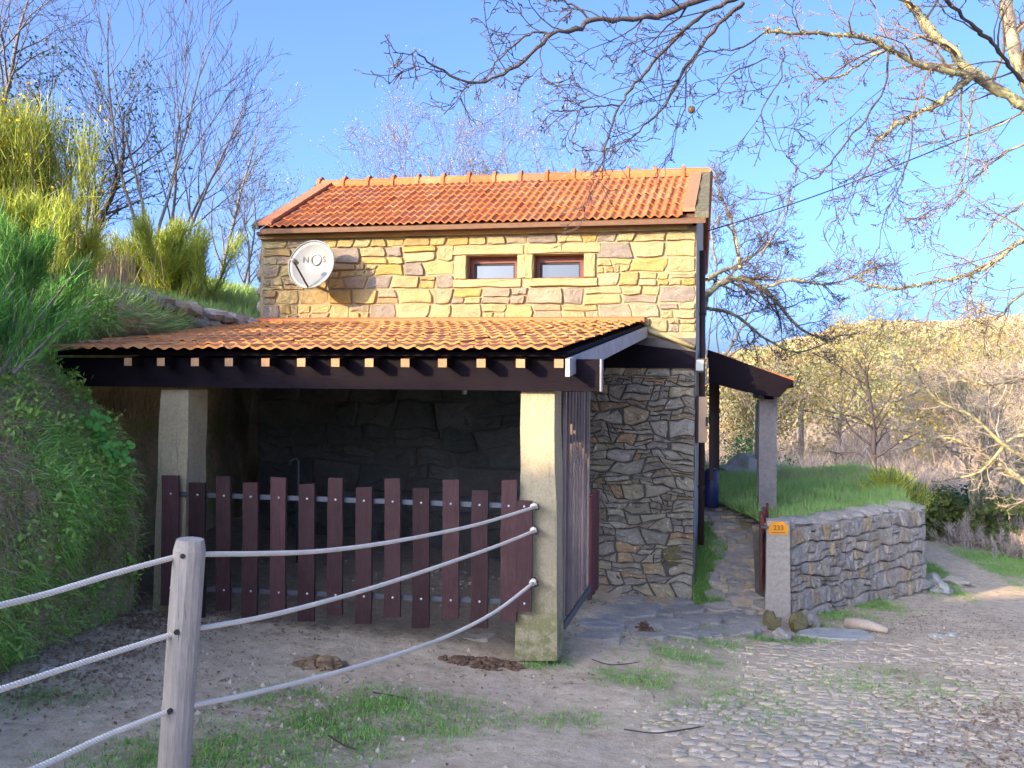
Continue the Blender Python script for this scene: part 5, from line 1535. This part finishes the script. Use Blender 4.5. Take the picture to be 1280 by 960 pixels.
limb_tree('walnut_tree', 'lichen-limbed bare tree reaching out right from behind the gable', tl, ty, 61, tc, M['bark_lichen'], M['twig'], rootp, [.2, .17, .13, .08])

def gz(px, Y, dz=0):
    p = at(px, 600, Y); p.z = H(p.x, p.y)[0] + dz; return p
# ------------------------------------------------------------------ trees of the valley on the right
vt = [(1098, 26, 4.6, .11, 'bare dark-trunked tree standing in the middle of the valley thicket', 'dark', 1), (1216, 17, 3.4, .10, 'pale spreading lichened tree beside the track bend', 'pale', 3), (1262, 22, 4.8, .1, 'pale bare tree at the right edge above the bramble', 'pale', 3),
      (1040, 34, 4.6, .1, 'yellowish leafing tree beyond the lawn, right of the pole', 'gold', 2), (930, 30, 4.0, .08, 'golden leafing tree seen through the porch posts', 'gold', 3), (975, 40, 5.0, .1, 'tall bare tree just right of the porch roof', 'bare', 2),
      (1150, 38, 5.5, .1, 'far bare tree behind the dark-trunked one', 'bare', 3), (1195, 30, 4.2, .09, 'golden-leaved tree right of the dark-trunked one', 'gold', 3), (1245, 42, 6.0, .12, 'far golden tree on the slope at the right edge', 'gold', 3), (1285, 28, 5.0, .1, 'bare tree cut off by the right edge', 'bare', 2)]
for k, (px, Y, h_, r_, lab, kind, st) in enumerate(vt):
    p = at(px, 600, Y); p.z = H(p.x, p.y)[0] - .1
    cfg = dict(CF, kids=[14, 7, 4], ang=(.5, 1.1), up=.15, t0=.25, rmin=.006 if Y > 24 else .004, wander=.14)
    tree('valley_tree', lab, p, h_, r_, 200 + k, cfg, {'dark': M['bark_dark'], 'pale': M['bark_lichen'], 'gold': M['bark_pale'], 'bare': M['bark']}[kind], {'dark': M['twig'], 'pale': M['twig_pale'], 'gold': M['twig_pale'], 'bare': M['twig']}[kind], st, (0, 0), 'trees in the valley',
         leaves=(M['hill_gold'], 4 if kind == 'gold' else 2, .06, .16) if kind in ('gold', 'dark') else None)
sl_ = [([(1330, 640), (1285, 605), (1235, 572), (1185, 548), (1130, 562)], .06, .012, 14, .6), ([(1330, 500), (1285, 472), (1240, 480), (1185, 476), (1120, 502)], .05, .010, 14, .4),
       ([(1310, 590), (1260, 560), (1215, 520), (1170, 500), (1140, 455)], .04, .010, 12, -.4), ([(1330, 560), (1270, 545), (1225, 590), (1165, 602)], .04, .008, 12, .2)]
gr_ = gz(1345, 13.5)
limb_tree('spreading_tree', 'pale lichened tree at the right edge stretching bare limbs over the valley', sl_, lambda x, t: 13.5, 71, dict(tc, kids=[10, 6, 4]), M['bark_lichen'], M['twig_pale'], [gr_, gr_ + Vector((-.05, 0, 1.2)), at(1330, 560, 13.5), at(1330, 480, 13.5)], [.16, .13, .11, .07])
# conifer-like dark shrub seen through the porch
def bush_leafy(name, label, c, r, n, size, mat, seed, cat='bush', group=None):
    t = thing(name, label, cat, c, group); g = np.random.default_rng(seed)
    d = g.normal(size=(n, 3)); d /= np.linalg.norm(d, axis=1, keepdims=True); d[:, 2] = np.abs(d[:, 2])
    cl = g.integers(0, 14, n); cc = g.normal(size=(14, 3)) * .45; cc[:, 2] = np.abs(cc[:, 2]) * .9
    P = cc[cl] + d * (g.random(n) ** .5)[:, None] * .55
    P = np.array(c) + P * np.array(r)
    Vv, f_, c_ = leaves_np(P, np.full(n, size), seed); obj_np('foliage', Vv, f_, c_, mat, t)
    m_ = MB()
    for k in range(6):
        e = cc[k] * np.array(r); m_.tube([Vector(c), Vector(c) + Vector(e) * .5 + Vector((0, 0, .1)), Vector(c) + Vector(e)], [.03, .02, .008], 4)
    m_.build('stems', M['bark'], t); return t
bush_leafy('evergreen_shrub', 'dark evergreen shrub seen between the porch posts', gz(918, 24), (1.3, 1.0, 2.4), 5000, .05, M['evergreen'], 71)
BARE = []
bl = [(1175, 17.0, (.8, .6, .75), M['leaf_olive'], 'olive-green low bush at the foot of the pale spreading tree', 72), (1205, 17.2, (.9, .5, .6), M['leaf_olive'], 'green bramble bush bordering the track just beyond the wall', 73), (1245, 16.2, (1.0, .5, .5), M['hill_bare'], 'brown twiggy bramble beside the track at right', 74),
      (1215, 18.5, (1.1, .7, .8), M['evergreen'], 'dark green bush left of the tree at the track bend', 75), (1285, 16, (1.0, .7, .9), M['leaf_olive'], 'green bush at right edge behind the bramble', 76), (1150, 20, (1.0, .7, .9), M['hill_bare'], 'grey bare bush behind the end of the rubble wall', 77), (1282, 14.8, (.5, .4, .35), M['hill_bare'], 'small bare bramble at right edge of the track', 78),
      (1060, 24, (1.4, 1, 1.1), M['hill_bare'], 'mauve-grey bare bush beyond the lawn', 79), (1000, 26, (1.6, 1, 1.3), M['hill_bare'], 'mauve-grey bare bush left of the pole', 80)]
for px, Y, r_, mat, lab, sd in bl:
    if mat is M['hill_bare']: BARE.append((lab, gz(px, Y, 0), r_, sd)); continue
    bush_leafy('valley_bush', lab, gz(px, Y, .05), r_, 2600, .035 if Y < 16 else .05, mat, sd, group='bushes beyond the wall')

# thicket and hill vegetation (mass nobody could count)
g = np.random.default_rng(90)
N = 60000
Yv = 21 + g.random(N) ** 1.3 * 30; pxs = g.uniform(860, 1400, N); Xv = (pxs - 640) / F * Yv
Zv = H(Xv, Yv)
dens = fbm(Xv * .25, Yv * .25, 91) + .5
keep = g.random(N) < np.clip(dens * 1.3, 0, 1); Xv, Yv, Zv = Xv[keep], Yv[keep], Zv[keep]; N = len(Xv)
hgt = (1.0 + 2.2 * (fbm(Xv * .3, Yv * .3, 92) + .5)) * g.uniform(.4, 1, N)
P = np.stack([Xv, Yv, Zv + g.random(N) * hgt * .6], 1); D = np.stack([g.normal(size=N) * .7, g.normal(size=N) * .6, np.ones(N)], 1)
Vv, f_, c_ = blades_np(P, D, hgt * .5, np.full(N, .007) * (Yv / 25), g.normal(size=N) * .25, 93)
tag(obj_np('bare_thicket', Vv, f_, c_, M['hill_bare'], None, (0, 0, 0)), 'mass of bare mauve-grey scrub filling the valley', 'scrub', None, 'stuff')
N = 9000
Yh = 40 * (6.0 ** g.random(N)); pxs = g.uniform(840, 1420, N); Xh = (pxs - 640) / F * Yh; Zh = H(Xh, Yh)
keep = g.random(N) < np.clip(.25 + 1.6 * (fbm(Xh / 16, Yh / 16, 95) + .22), 0, 1); Xh, Yh, Zh = Xh[keep], Yh[keep], Zh[keep]; N = len(Xh)
per = 64; S = (.5 + g.random(N) * 1.1) * (Yh / 70) ** .35
d = g.normal(size=(N, per, 3)); d /= np.linalg.norm(d, axis=2, keepdims=True); d[:, :, 2] = np.abs(d[:, :, 2])
P = (np.stack([Xh, Yh, Zh], 1)[:, None] + d * (S[:, None, None] * np.array([1, 1, 1.1]))).reshape(-1, 3)
Vv, f_, c_ = leaves_np(P, np.repeat(S * .16, per), 96)
tag(obj_np('hill_scrub', Vv, f_, c_, M['hill_mix'], None, (0, 0, 0)), 'golden gorse and heath scrub over the far hillside', 'scrub', None, 'stuff')

# utility pole + wires
p = gz(1001, 32); tp = at(1001, 508, 32)
up = thing('utility_pole', 'grey utility pole standing in the valley scrub', 'pole', p)
MB().tube([p, Vector((p.x, p.y, tp.z))], [.12, .09], 8).build('shaft', M['bark_pale'], up)
MB().bar((p.x - .25, p.y, tp.z - .15), (p.x + .25, p.y, tp.z - .15), .06, .06).build('cross_arm', M['bark'], up)
w0, w1 = at(884, 289, 9.9), at(1300, 132, 7.6)
sp = [lerp(w0, w1, t) - Vector((0, 0, .12 * 4 * t * (1 - t) * .5)) for t in np.linspace(0, 1, 14)]
tag(MB().tube(sp, .007, 5).build('power_cable', M['black'], None), 'black cable running from house gable up to the right through branches', 'cable')
w0, w1 = Vector((p.x, p.y, tp.z - .1)), at(1180, 545, 30)
sp = [lerp(w0, w1, t) - Vector((0, 0, .5 * t * (1 - t))) for t in np.linspace(0, 1, 10)]
tag(MB().tube(sp, .012, 4).build('telephone_wire', M['black'], None), 'thin wire from the utility pole across the valley', 'wire')

# boulder and garden bush
b = at(937, 588, 15.3); m_ = MB(); m_.blob((b.x, b.y, .55), (.55, .4, .28), 12, 14, 9, .6); tag(m_.build('boulder', M['rock'], None, None), 'pale boulder at the far edge of the lawn seen through the porch', 'boulder')

# ------------------------------------------------------------------ broom bushes
def broom(name, label, c, h_, sp, n, mat, seed, flowers=0, lean=(0, 0), w=.006, fan=.55):
    n = int(n * 1.5)
    t = thing(name, label, 'bush', c); g = np.random.default_rng(seed)
    k = 46; dirs = np.stack([g.normal(size=k) * fan + lean[0], g.normal(size=k) * fan * .8 + lean[1], np.ones(k)], 1); dirs /= np.linalg.norm(dirs, axis=1, keepdims=True)
    Lk = h_ * g.uniform(.55, 1.0, k); a = g.integers(0, k, n); tt = g.random(n) ** .7
    b = np.array([[0, 0, 0]]) + np.stack([g.normal(size=k) * sp * .3, g.normal(size=k) * sp * .25, np.zeros(k)], 1)
    n = int(n)
    P = np.array(c) + b[a] + dirs[a] * (Lk[a] * tt * .8)[:, None] + g.normal(size=(n, 3)) * .075 * h_ * .5
    D = dirs[a] + g.normal(size=(n, 3)) * .48; D[:, 2] += .3
    Vv, f_, c_ = blades_np(P, D, h_ * g.uniform(.05, .17, n), np.full(n, w), g.normal(size=n) * .2, seed)
    obj_np('foliage', Vv, f_, c_, mat, t)
    m_ = MB()
    for i in range(k):
        p0 = Vector(np.array(c) + b[i]); e = Vector(dirs[i]) * float(Lk[i]); m_.tube([p0, p0 + e * .5 + Vector((0, 0, .02)), p0 + e], [.014, .009, .003], 4, False)
    tag(m_.build('stems', M['bark'], t), kind='stuff')
    if flowers:
        idx = g.integers(0, n, flowers); q = P[idx] + (D / np.linalg.norm(D, axis=1, keepdims=True))[idx] * (h_ * .15)
        m = q[:, 2] > c[2] + h_ * .35; Vv, f_, c_ = leaves_np(q[m], np.full(m.sum(), .018), seed + 1); obj_np('flowers', Vv, f_, c_, M['flower'], t)
    return t
broom('broom_bush', 'tall yellow-flowering broom at the upper left edge', bank_base(8, 9.0, -.1), 2.2, .7, 13000, M['broom_fl'], 301, 2600, (-.03, 0), .004, .17)
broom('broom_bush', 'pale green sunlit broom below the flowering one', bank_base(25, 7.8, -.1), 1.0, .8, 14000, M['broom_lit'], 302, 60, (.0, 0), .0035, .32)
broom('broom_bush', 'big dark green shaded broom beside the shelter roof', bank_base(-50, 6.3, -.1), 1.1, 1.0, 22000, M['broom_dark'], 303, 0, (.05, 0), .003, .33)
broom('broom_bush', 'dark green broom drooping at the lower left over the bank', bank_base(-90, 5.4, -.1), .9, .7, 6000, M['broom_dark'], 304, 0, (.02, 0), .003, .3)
broom('broom_bush', 'rounded yellow-green broom bush above the stone wall left of the house', bank_base(215, 11.3, -.05), 1.3, 1.0, 16000, M['broom_lit'], 305, 0, (-.05, 0), .004, .55)
broom('broom_bush', 'yellow-green broom left of the rounded one, behind dry stalks', bank_base(150, 11.0, -.05), .75, .5, 5000, M['broom_lit'], 306, 0, (-.05, 0), .004, .35)
b = at(1112, 632, 12.9); broom('broom_bush', 'small bright broom bush at the edge of the lawn', (b.x, b.y, .35), .62, .3, 3500, M['broom_lit'], 307, 120, (0, 0), .006, .4)
b = at(1143, 640, 13.4); broom('broom_bush', 'slender pale broom right of the small bright one', (b.x, b.y, .1), .6, .25, 1500, M['broom_lit'], 308, 20, (.05, 0), .006, .3)
for lab, c_, r_, sd in BARE:
    o = broom('valley_bush', lab, tuple(c_), r_[2] * 1.7, r_[0] * 1.6, 4500, M['hill_bare'], sd, 0, (0, 0), .005, .75); o['group'] = 'bushes beyond the wall'
b = bank_base(108, 9.4, -.02)
def stalks(name, label, c, n, h_, sp, mat, seed, w=.005, cat='grass tuft'):
    g = np.random.default_rng(seed); P = np.array(c) + np.stack([g.normal(size=n) * sp[0], g.normal(size=n) * sp[1], np.zeros(n)], 1)
    D = np.stack([g.normal(size=n) * .22, g.normal(size=n) * .2, np.ones(n)], 1)
    Vv, f_, c_ = blades_np(P, D, h_ * g.uniform(.4, 1.1, n), np.full(n, w), g.normal(size=n) * .12, seed)
    o = obj_np(name, Vv, f_, c_, mat, None, tuple(c)); return tag(o, label, cat, None, 'stuff')
stalks('dry_grass_tuft', 'tall dry straw stalks on the bank left of the rounded broom', b, 420, .62, (.24, .3), M['dry'], 311, .006)
stalks('dry_grass_tuft', 'loose dry grass hanging beside the roof edge under the stalks', bank_base(120, 8.2, -.02), 900, .35, (.28, .4), M['dry'], 312, .004)
stalks('dry_grass_tuft', 'dry yellow grass at the foot of the sunlit broom', bank_base(75, 8.6, -.02), 500, .4, (.25, .3), M['dry'], 313, .005)

# old stone wall on the bank behind the shelter roof
bw = thing('old_bank_wall', 'low mossy stone wall on the bank behind the shelter roof', 'wall', (-3.3, 9, 2.3))
A_, B_ = at(318, 402, 10.3), at(135, 385, 7.9)
rs = random.Random(77); Lb = (B_ - A_).length; db = (B_ - A_).normalized()
for k in range(34):
    t = (k // 3 + rs.random() * .5) / 11.0; row = k % 3
    p = lerp(A_, B_, t); zz_ = 2.42 + row * .12 + .10 * t
    m_ = MB(); m_.blob((p.x - .1 + rs.uniform(-.03, .03), p.y, zz_), (rs.uniform(.12, .2), rs.uniform(.13, .2), rs.uniform(.07, .10)), k + 400, 8, 6, .5, math.atan2(db.y, db.x)); m_.build('stone', M['stone_wall'], bw)

# ------------------------------------------------------------------ ground cover
def surf_blades(P, D, L, W, bend, name, mat, lab, seed):
    Vv, f_, c_ = blades_np(P, D, L, W, bend, seed); return tag(obj_np(name, Vv, f_, c_, mat, None, (0, 0, 0)), lab, 'grass', None, 'stuff')
g = np.random.default_rng(400)
N = 1300000
X = g.uniform(-3.2, 9, N); Y = g.uniform(3, 17, N); m = grassmask(X, Y) * np.clip(.35 + 1.3 * (vnoise(X * 9, Y * 9, 5) - .2), 0, 1)
k = g.random(N) < np.clip(m * 1.1, 0, 1); X, Y = X[k], Y[k]; Z = H(X, Y); n = len(X)
D = np.stack([g.normal(size=n) * .5, g.normal(size=n) * .5, np.ones(n)], 1)
surf_blades(np.stack([X, Y, Z - .004], 1), D, g.uniform(.015, .05, n), np.full(n, .0028), g.normal(size=n) * .3, 'grass', M['grass'], 'short green grass in patches on the sandy ground', 401)
p = lawn_pts(90000, 402); p = p[g.random(len(p)) < np.clip(.55 + 2.2 * fbm(p[:, 0] * 2.2, p[:, 1] * 2.2, 63), .06, 1)]; n = len(p); D = np.stack([g.normal(size=n) * .4, g.normal(size=n) * .4, np.ones(n)], 1)
surf_blades(p, D, g.uniform(.04, .16, n) * (.6 + 1.2 * vnoise(p[:, 0] * 3, p[:, 1] * 3, 64)), np.full(n, .005), g.normal(size=n) * .3, 'lawn_grass', M['grass_lit'], 'lush green grass of the raised lawn', 403)
ye = 9.25 + g.random(5000) * 1.9; oe = g.random(5000) ** 1.6 * (.24 + .1 * np.sin(ye * 5)); Pe = np.stack([WR.x + (ye - WR.y) * math.tan(VD) + oe + .02, ye, np.interp(ye, [q[0] for q in steps], [q[1] for q in steps]) - .01], 1); n = len(Pe)
surf_blades(Pe, np.stack([g.normal(size=n) * .5, g.normal(size=n) * .5, np.ones(n)], 1), g.uniform(.03, .1, n), np.full(n, .004), g.normal(size=n) * .3, 'path_grass', M['grass'], 'green grass growing along the house side of the steps', 404)
q = lawn_pts(9000, 405); q = q[q[:, 1] > 14.2]; n = len(q)
surf_blades(q, np.stack([g.normal(size=n) * .4, g.normal(size=n) * .4, np.ones(n)], 1), g.uniform(.08, .2, n), np.full(n, .006), g.normal(size=n) * .3, 'lawn_dry_grass', M['dry'], 'strip of dry straw grass along the far edge of the lawn', 406)
# bank vegetation: sampled from the bank mesh
fi = np.stack([ii_ for ii_ in [np.array(ffb).reshape(-1, 4)]][0], 0)
cen = Vb[fi].mean(axis=1); e1 = Vb[fi[:, 1]] - Vb[fi[:, 0]]; e2 = Vb[fi[:, 3]] - Vb[fi[:, 0]]; nr_ = np.cross(e1, e2); area = np.linalg.norm(nr_, axis=1)
nr_ = nr_ / (area[:, None] + 1e-9)
nr_ = np.where((nr_[:, 0:1] < 0) & (np.abs(nr_[:, 2:3]) < .5), -nr_, nr_); nr_ = np.where(nr_[:, 2:3] < -.3, -nr_, nr_)
def bank_sample(n, sel, seed):
    g = np.random.default_rng(seed); w = area * sel; w = w / w.sum(); i = g.choice(len(w), n, p=w)
    a, b = g.random((n, 1)), g.random((n, 1)); return Vb[fi[i, 0]] + e1[i] * a + e2[i] * b, nr_[i]
selA = ((cen[:, 1] > 3) & (cen[:, 1] < 7.6) & (cen[:, 0] > -4.2) & (cen[:, 2] > .25)).astype(float)
cl = np.clip(.5 + 2.5 * fbm(cen[:, 1] * 1.6, cen[:, 2] * 1.6, 410), 0.03, 1); up_ = sstep(cen[:, 2], .3, 1.5)
shel = 1 - .8 * sstep(cen[:, 1], 6.3, 6.9) * (cen[:, 2] < 1.9)
P, Nn = bank_sample(22000, selA * cl * (.25 + up_) * shel, 411); n = len(P)
D = Nn * .7 + g.normal(size=(n, 3)) * .45; D[:, 2] += .25; bend = np.stack([np.zeros(n), np.zeros(n), -g.uniform(.3, .9, n)], 1) + g.normal(size=(n, 3)) * .15
surf_blades(P, D, g.uniform(.05, .17, n), np.full(n, .0032), bend, 'bank_grass', M['mossy_mix'], 'green grass hanging over the earth bank', 412)
P, Nn = bank_sample(24000, selA * (1.1 - cl) * (.3 + up_) * shel, 413); n = len(P)
D = Nn * .6 + g.normal(size=(n, 3)) * .5; bend = np.stack([np.zeros(n), np.zeros(n), -g.uniform(.2, .9, n)], 1)
surf_blades(P, D, g.uniform(.04, .16, n), np.full(n, .0028), bend, 'bank_dry_grass', M['dry'], 'dry straw-coloured grass on the earth bank', 414)
P, Nn = bank_sample(40000, selA * shel, 415); n = len(P)
Vv, f_, c_ = leaves_np(P + Nn * .015, g.uniform(.006, .018, n), 416); tag(obj_np('bank_moss', Vv, f_, c_, M['mossgrass'], None, (0, 0, 0)), 'moss and small leaves on the earth bank', 'moss', None, 'stuff')
selB = ((cen[:, 1] > 6) & (cen[:, 1] < 15) & (cen[:, 0] < -2.9) & (cen[:, 0] > -9) & (cen[:, 2] > 2.5)).astype(float)
P, Nn = bank_sample(40000, selB, 417); n = len(P); D = Nn + g.normal(size=(n, 3)) * .35
surf_blades(P, D, g.uniform(.08, .22, n), np.full(n, .006), g.normal(size=n) * .3, 'slope_grass', M['grass_lit'], 'sunlit green grass on the slope above the wall', 418)
g2 = np.random.default_rng(440)
P, Nn = bank_sample(240, selA * cl * (.3 + up_) * shel, 441); P = np.repeat(P, 70, 0) + g2.normal(size=(240 * 70, 3)) * .035; Nn = np.repeat(Nn, 70, 0); n = len(P)
D = Nn * .9 + g2.normal(size=(n, 3)) * .55; D[:, 2] += .5
surf_blades(P, D, g2.uniform(.05, .15, n), np.full(n, .0034), np.stack([np.zeros(n), np.zeros(n), -g2.uniform(.2, .8, n)], 1) + g2.normal(size=(n, 3)) * .1, 'bank_tufts', M['mossy_mix'], 'bright tufts of longer grass on the earth bank', 442)
P, Nn = bank_sample(150, selA * (.25 + up_) * shel, 443); P = np.repeat(P, 60, 0) + g2.normal(size=(150 * 60, 3)) * .05; Nn = np.repeat(Nn, 60, 0)
Vv, f_, c_ = leaves_np(P + Nn * .03, g2.uniform(.012, .028, len(P)), 444); tag(obj_np('bank_leaves', Vv, f_, c_, M['mossgrass'], None, (0, 0, 0)), 'patches of small leafy plants on the earth bank', 'ground cover', None, 'stuff')
# round-leaved plant on the bank
lp = thing('pennywort_plant', 'cluster of round bright green leaves on the edge of the earth bank', 'plant', at(135, 560, 6.45))
for k in range(150):
    t = random.random(); px = 98 + 60 * t + random.gauss(0, 12); py = 522 + 60 * t ** 1.2 + random.gauss(0, 11)
    c = at(px, py, 6.35 + random.gauss(0, .05)); nn = (Vector((.35, -.8, .6)) + Vector((random.gauss(0, .3), random.gauss(0, .3), random.gauss(0, .3)))).normalized()
    a_ = nn.orthogonal().normalized(); b_ = nn.cross(a_); r_ = random.uniform(.012, .028)
    m_ = MB(); m_.v = [tuple(c)] + [tuple(c + (a_ * math.cos(i * .785) + b_ * math.sin(i * .785)) * r_ * random.uniform(.9, 1.1) + nn * r_ * .25) for i in range(8)]
    for i in range(8): m_.face((0, 1 + i, 1 + (i + 1) % 8))
    m_.build('leaf', M['round_leaf'], lp, smooth=True)

# gravel, litter, twigs
N = 36000
X = g.uniform(-3.0, 4.5, N); Y = 3.2 + g.random(N) ** 1.2 * 6.5; den = np.clip(.15 + 1.8 * fbm(X * 1.1, Y * 1.1, 421), 0.04, 1); k = g.random(N) < den; X, Y = X[k], Y[k]; Z = H(X, Y); n = len(X)
r_ = .004 + .02 * g.random(n) ** 3.5
o8 = np.array([[1, 0, 0], [0, 1, 0], [-1, 0, 0], [0, -1, 0], [0, 0, .8]]) 
ang = g.random(n) * 6.28; jit = 1 + .35 * g.normal(size=(n, 5, 1)).clip(-1.5, 1.5) * .6
Vg = o8[None] * r_[:, None, None] * jit
c_, s_ = np.cos(ang)[:, None], np.sin(ang)[:, None]; Vg = np.stack([Vg[:, :, 0] * c_ - Vg[:, :, 1] * s_, Vg[:, :, 0] * s_ + Vg[:, :, 1] * c_, Vg[:, :, 2]], 2) + np.stack([X, Y, Z], 1)[:, None]
fg = (np.arange(n)[:, None] * 5 + np.array([[0, 1, 4, 1, 2, 4, 2, 3, 4, 3, 0, 4]])).ravel()
tag(obj_np('gravel', Vg.reshape(-1, 3), fg, np.full(n * 4, 3), M['gravel'], None, (0, 0, 0)), 'loose gravel and grit scattered over the yard', 'gravel', None, 'stuff')
P = []
for px, py, r_, n_ in [(60, 850, .35, 900), (130, 812, .3, 900), (175, 782, .25, 700), (215, 772, .25, 600), (300, 780, .5, 350), (450, 790, .5, 250), (790, 762, .3, 350), (830, 735, .25, 300), (745, 785, .2, 150), (1190, 775, .6, 600), (1120, 785, .5, 300), (1260, 900, .35, 900), (1275, 950, .4, 900), (1230, 850, .5, 400), (820, 742, .2, 200), (380, 890, .5, 250), (640, 850, .5, 200), (1200, 800, .7, 500), (300, 900, .5, 250), (880, 755, .5, 200)]:
    c = ground_at(px, py); q = g.normal(size=(n_, 2)) * r_; P.append(np.stack([c.x + q[:, 0], c.y + q[:, 1] * .7, np.zeros(n_)], 1))
P = np.concatenate(P); P[:, 2] = H(P[:, 0], P[:, 1]) + .008
Vv, f_, c_ = leaves_np(P, np.full(len(P), .013), 431, 1.0); tag(obj_np('leaf_litter', Vv, f_, c_, M['litter'], None, (0, 0, 0)), 'brown dead leaves lying on the ground', 'leaf litter', None, 'stuff')
def heap(name, label, px, py, rx, ry, rz, n_, mat, seed, cat, sz=.03):
    c = ground_at(px, py); rg = random.Random(seed); m_ = MB()
    for k in range(n_):
        a = rg.random() * 6.28; q = rg.random() ** .6; x = c.x + math.cos(a) * q * rx; y = c.y + math.sin(a) * q * ry; z = H(x, y)[0] + rz * (1 - q * q) * rg.uniform(.2, 1)
        s_ = sz * rg.uniform(.5, 1.2); m_.blob((x, y, z), (s_ * 1.3, s_, s_ * .6), rg.random() * 90, 6, 4, .6, rg.random() * 3)
    return tag(m_.build(name, mat, None, (c.x, c.y, c.z)), label, cat)
heap('dung_pile', 'tan dried dung pile on the ground behind the lowest rope', 402, 834, .16, .12, .05, 90, M['straw_dung'], 1, 'dung')
heap('dung_pile', 'dark brown crumbled dung pile before the right granite pillar', 605, 832, .30, .12, .03, 150, M['dung'], 2, 'dung', .022)
heap('dung_pile', 'small reddish brown dung pile on the flagstones by the side gate', 805, 791, .09, .08, .08, 70, M['dung'], 3, 'dung', .024)
for (pl, lab) in [([(780, 918), (815, 922), (840, 920), (880, 915)], 'dark curved twig lying on the track'), ([(870, 880), (900, 893), (935, 885)], 'pale twig lying on the sandy track'), ([(465, 870), (490, 875), (510, 880)], 'dark twig lying in the grass patch'), ([(410, 928), (430, 938), (445, 946)], 'thin dark twig on the bare patch of the grass'), ([(740, 830), (765, 836), (800, 832)], 'brown twig beside the pillar foot')]:
    pts = [ground_at(x, y) + Vector((0, 0, .02)) for x, y in pl]; sp = spline(pts, 12)
    tag(MB().tube(sp, [.004] * (len(sp) - 1) + [.0015], 5).build('twig', M['twig_pale'] if 'pale' in lab else M['twig_dark'], None), lab, 'twig')
# rocks
def rock(px, py, r, mat, label, seed, cat='rock', group=None, name='rock'):
    c = ground_at(px, py); m_ = MB(); m_.blob((c.x, c.y, c.z + r[2] * .45), r, seed, 11, 8, .7, seed * .7)
    return tag(m_.build(name, mat, None, None), label, cat, group)
rock(1145, 737, (.17, .12, .1), M['rock'], 'pale rock at the far foot of the rubble wall, nearest it', 3)
rock(1163, 735, (.2, .13, .13), M['rock'], 'largest pale rock in the grass past the rubble wall', 7)
rock(1178, 741, (.16, .12, .08), M['rock'], 'low pale rock in front of the largest one past the wall', 11)
rock(1195, 730, (.22, .1, .06), M['slab'], 'flat grey rock at the right of the rocks past the wall', 13)
rock(963, 786, (.09, .08, .11), M['moss'], 'yellow mossy stone left of the number pillar foot', 17)
rock(997, 790, (.10, .085, .12), M['moss'], 'yellow mossy stone right of the number pillar foot', 19)
rock(978, 800, (.1, .08, .06), M['stone_wall'], 'small grey stone between the two mossy stones', 23)
rock(1010, 783, (.15, .1, .11), M['stone_wall'], 'grey stone at the near foot of the rubble wall', 29)
c = ground_at(1045, 797); o = slab('stone_slab', (c.x, c.y, c.z - .01), .36, .2, .05, .1, M['rock'], None, 5, 10); tag(o, 'flat white stone slab lying at the edge of the track', 'slab')
a, b = ground_at(1058, 785), ground_at(1110, 793); m_ = MB(); m_.tube([a + Vector((0, 0, .05)), lerp(a, b, .5) + Vector((0, 0, .06)), b + Vector((0, 0, .03))], [.06, .055, .03], 8)
tag(m_.build('log', M['driftwood'], None, None, True), 'short pale log lying beside the flat white slab', 'log')
for px, py, r_, lab, sd in [(1190, 797, .07, 'small grey stone on the leaf-strewn track bend', 1), (1172, 800, .09, 'flat pale stone left of the small one on the track bend', 2), (60, 583 + 260, .06, 'pale stone among leaves at the bank foot', 3)]:
    rock(px, py, (r_, r_ * .7, r_ * .45), M['rock'], lab, sd + 50, 'stone', None, 'loose_stone')
# pale slab under the gate
c = ground_at(597, 797); o = slab('threshold_slab', (c.x, c.y, c.z - .025), .14, .11, .035, -.18, M['slab'], None, 8, 8); tag(o, 'small grey slab set in the ground below the picket gate', 'slab')
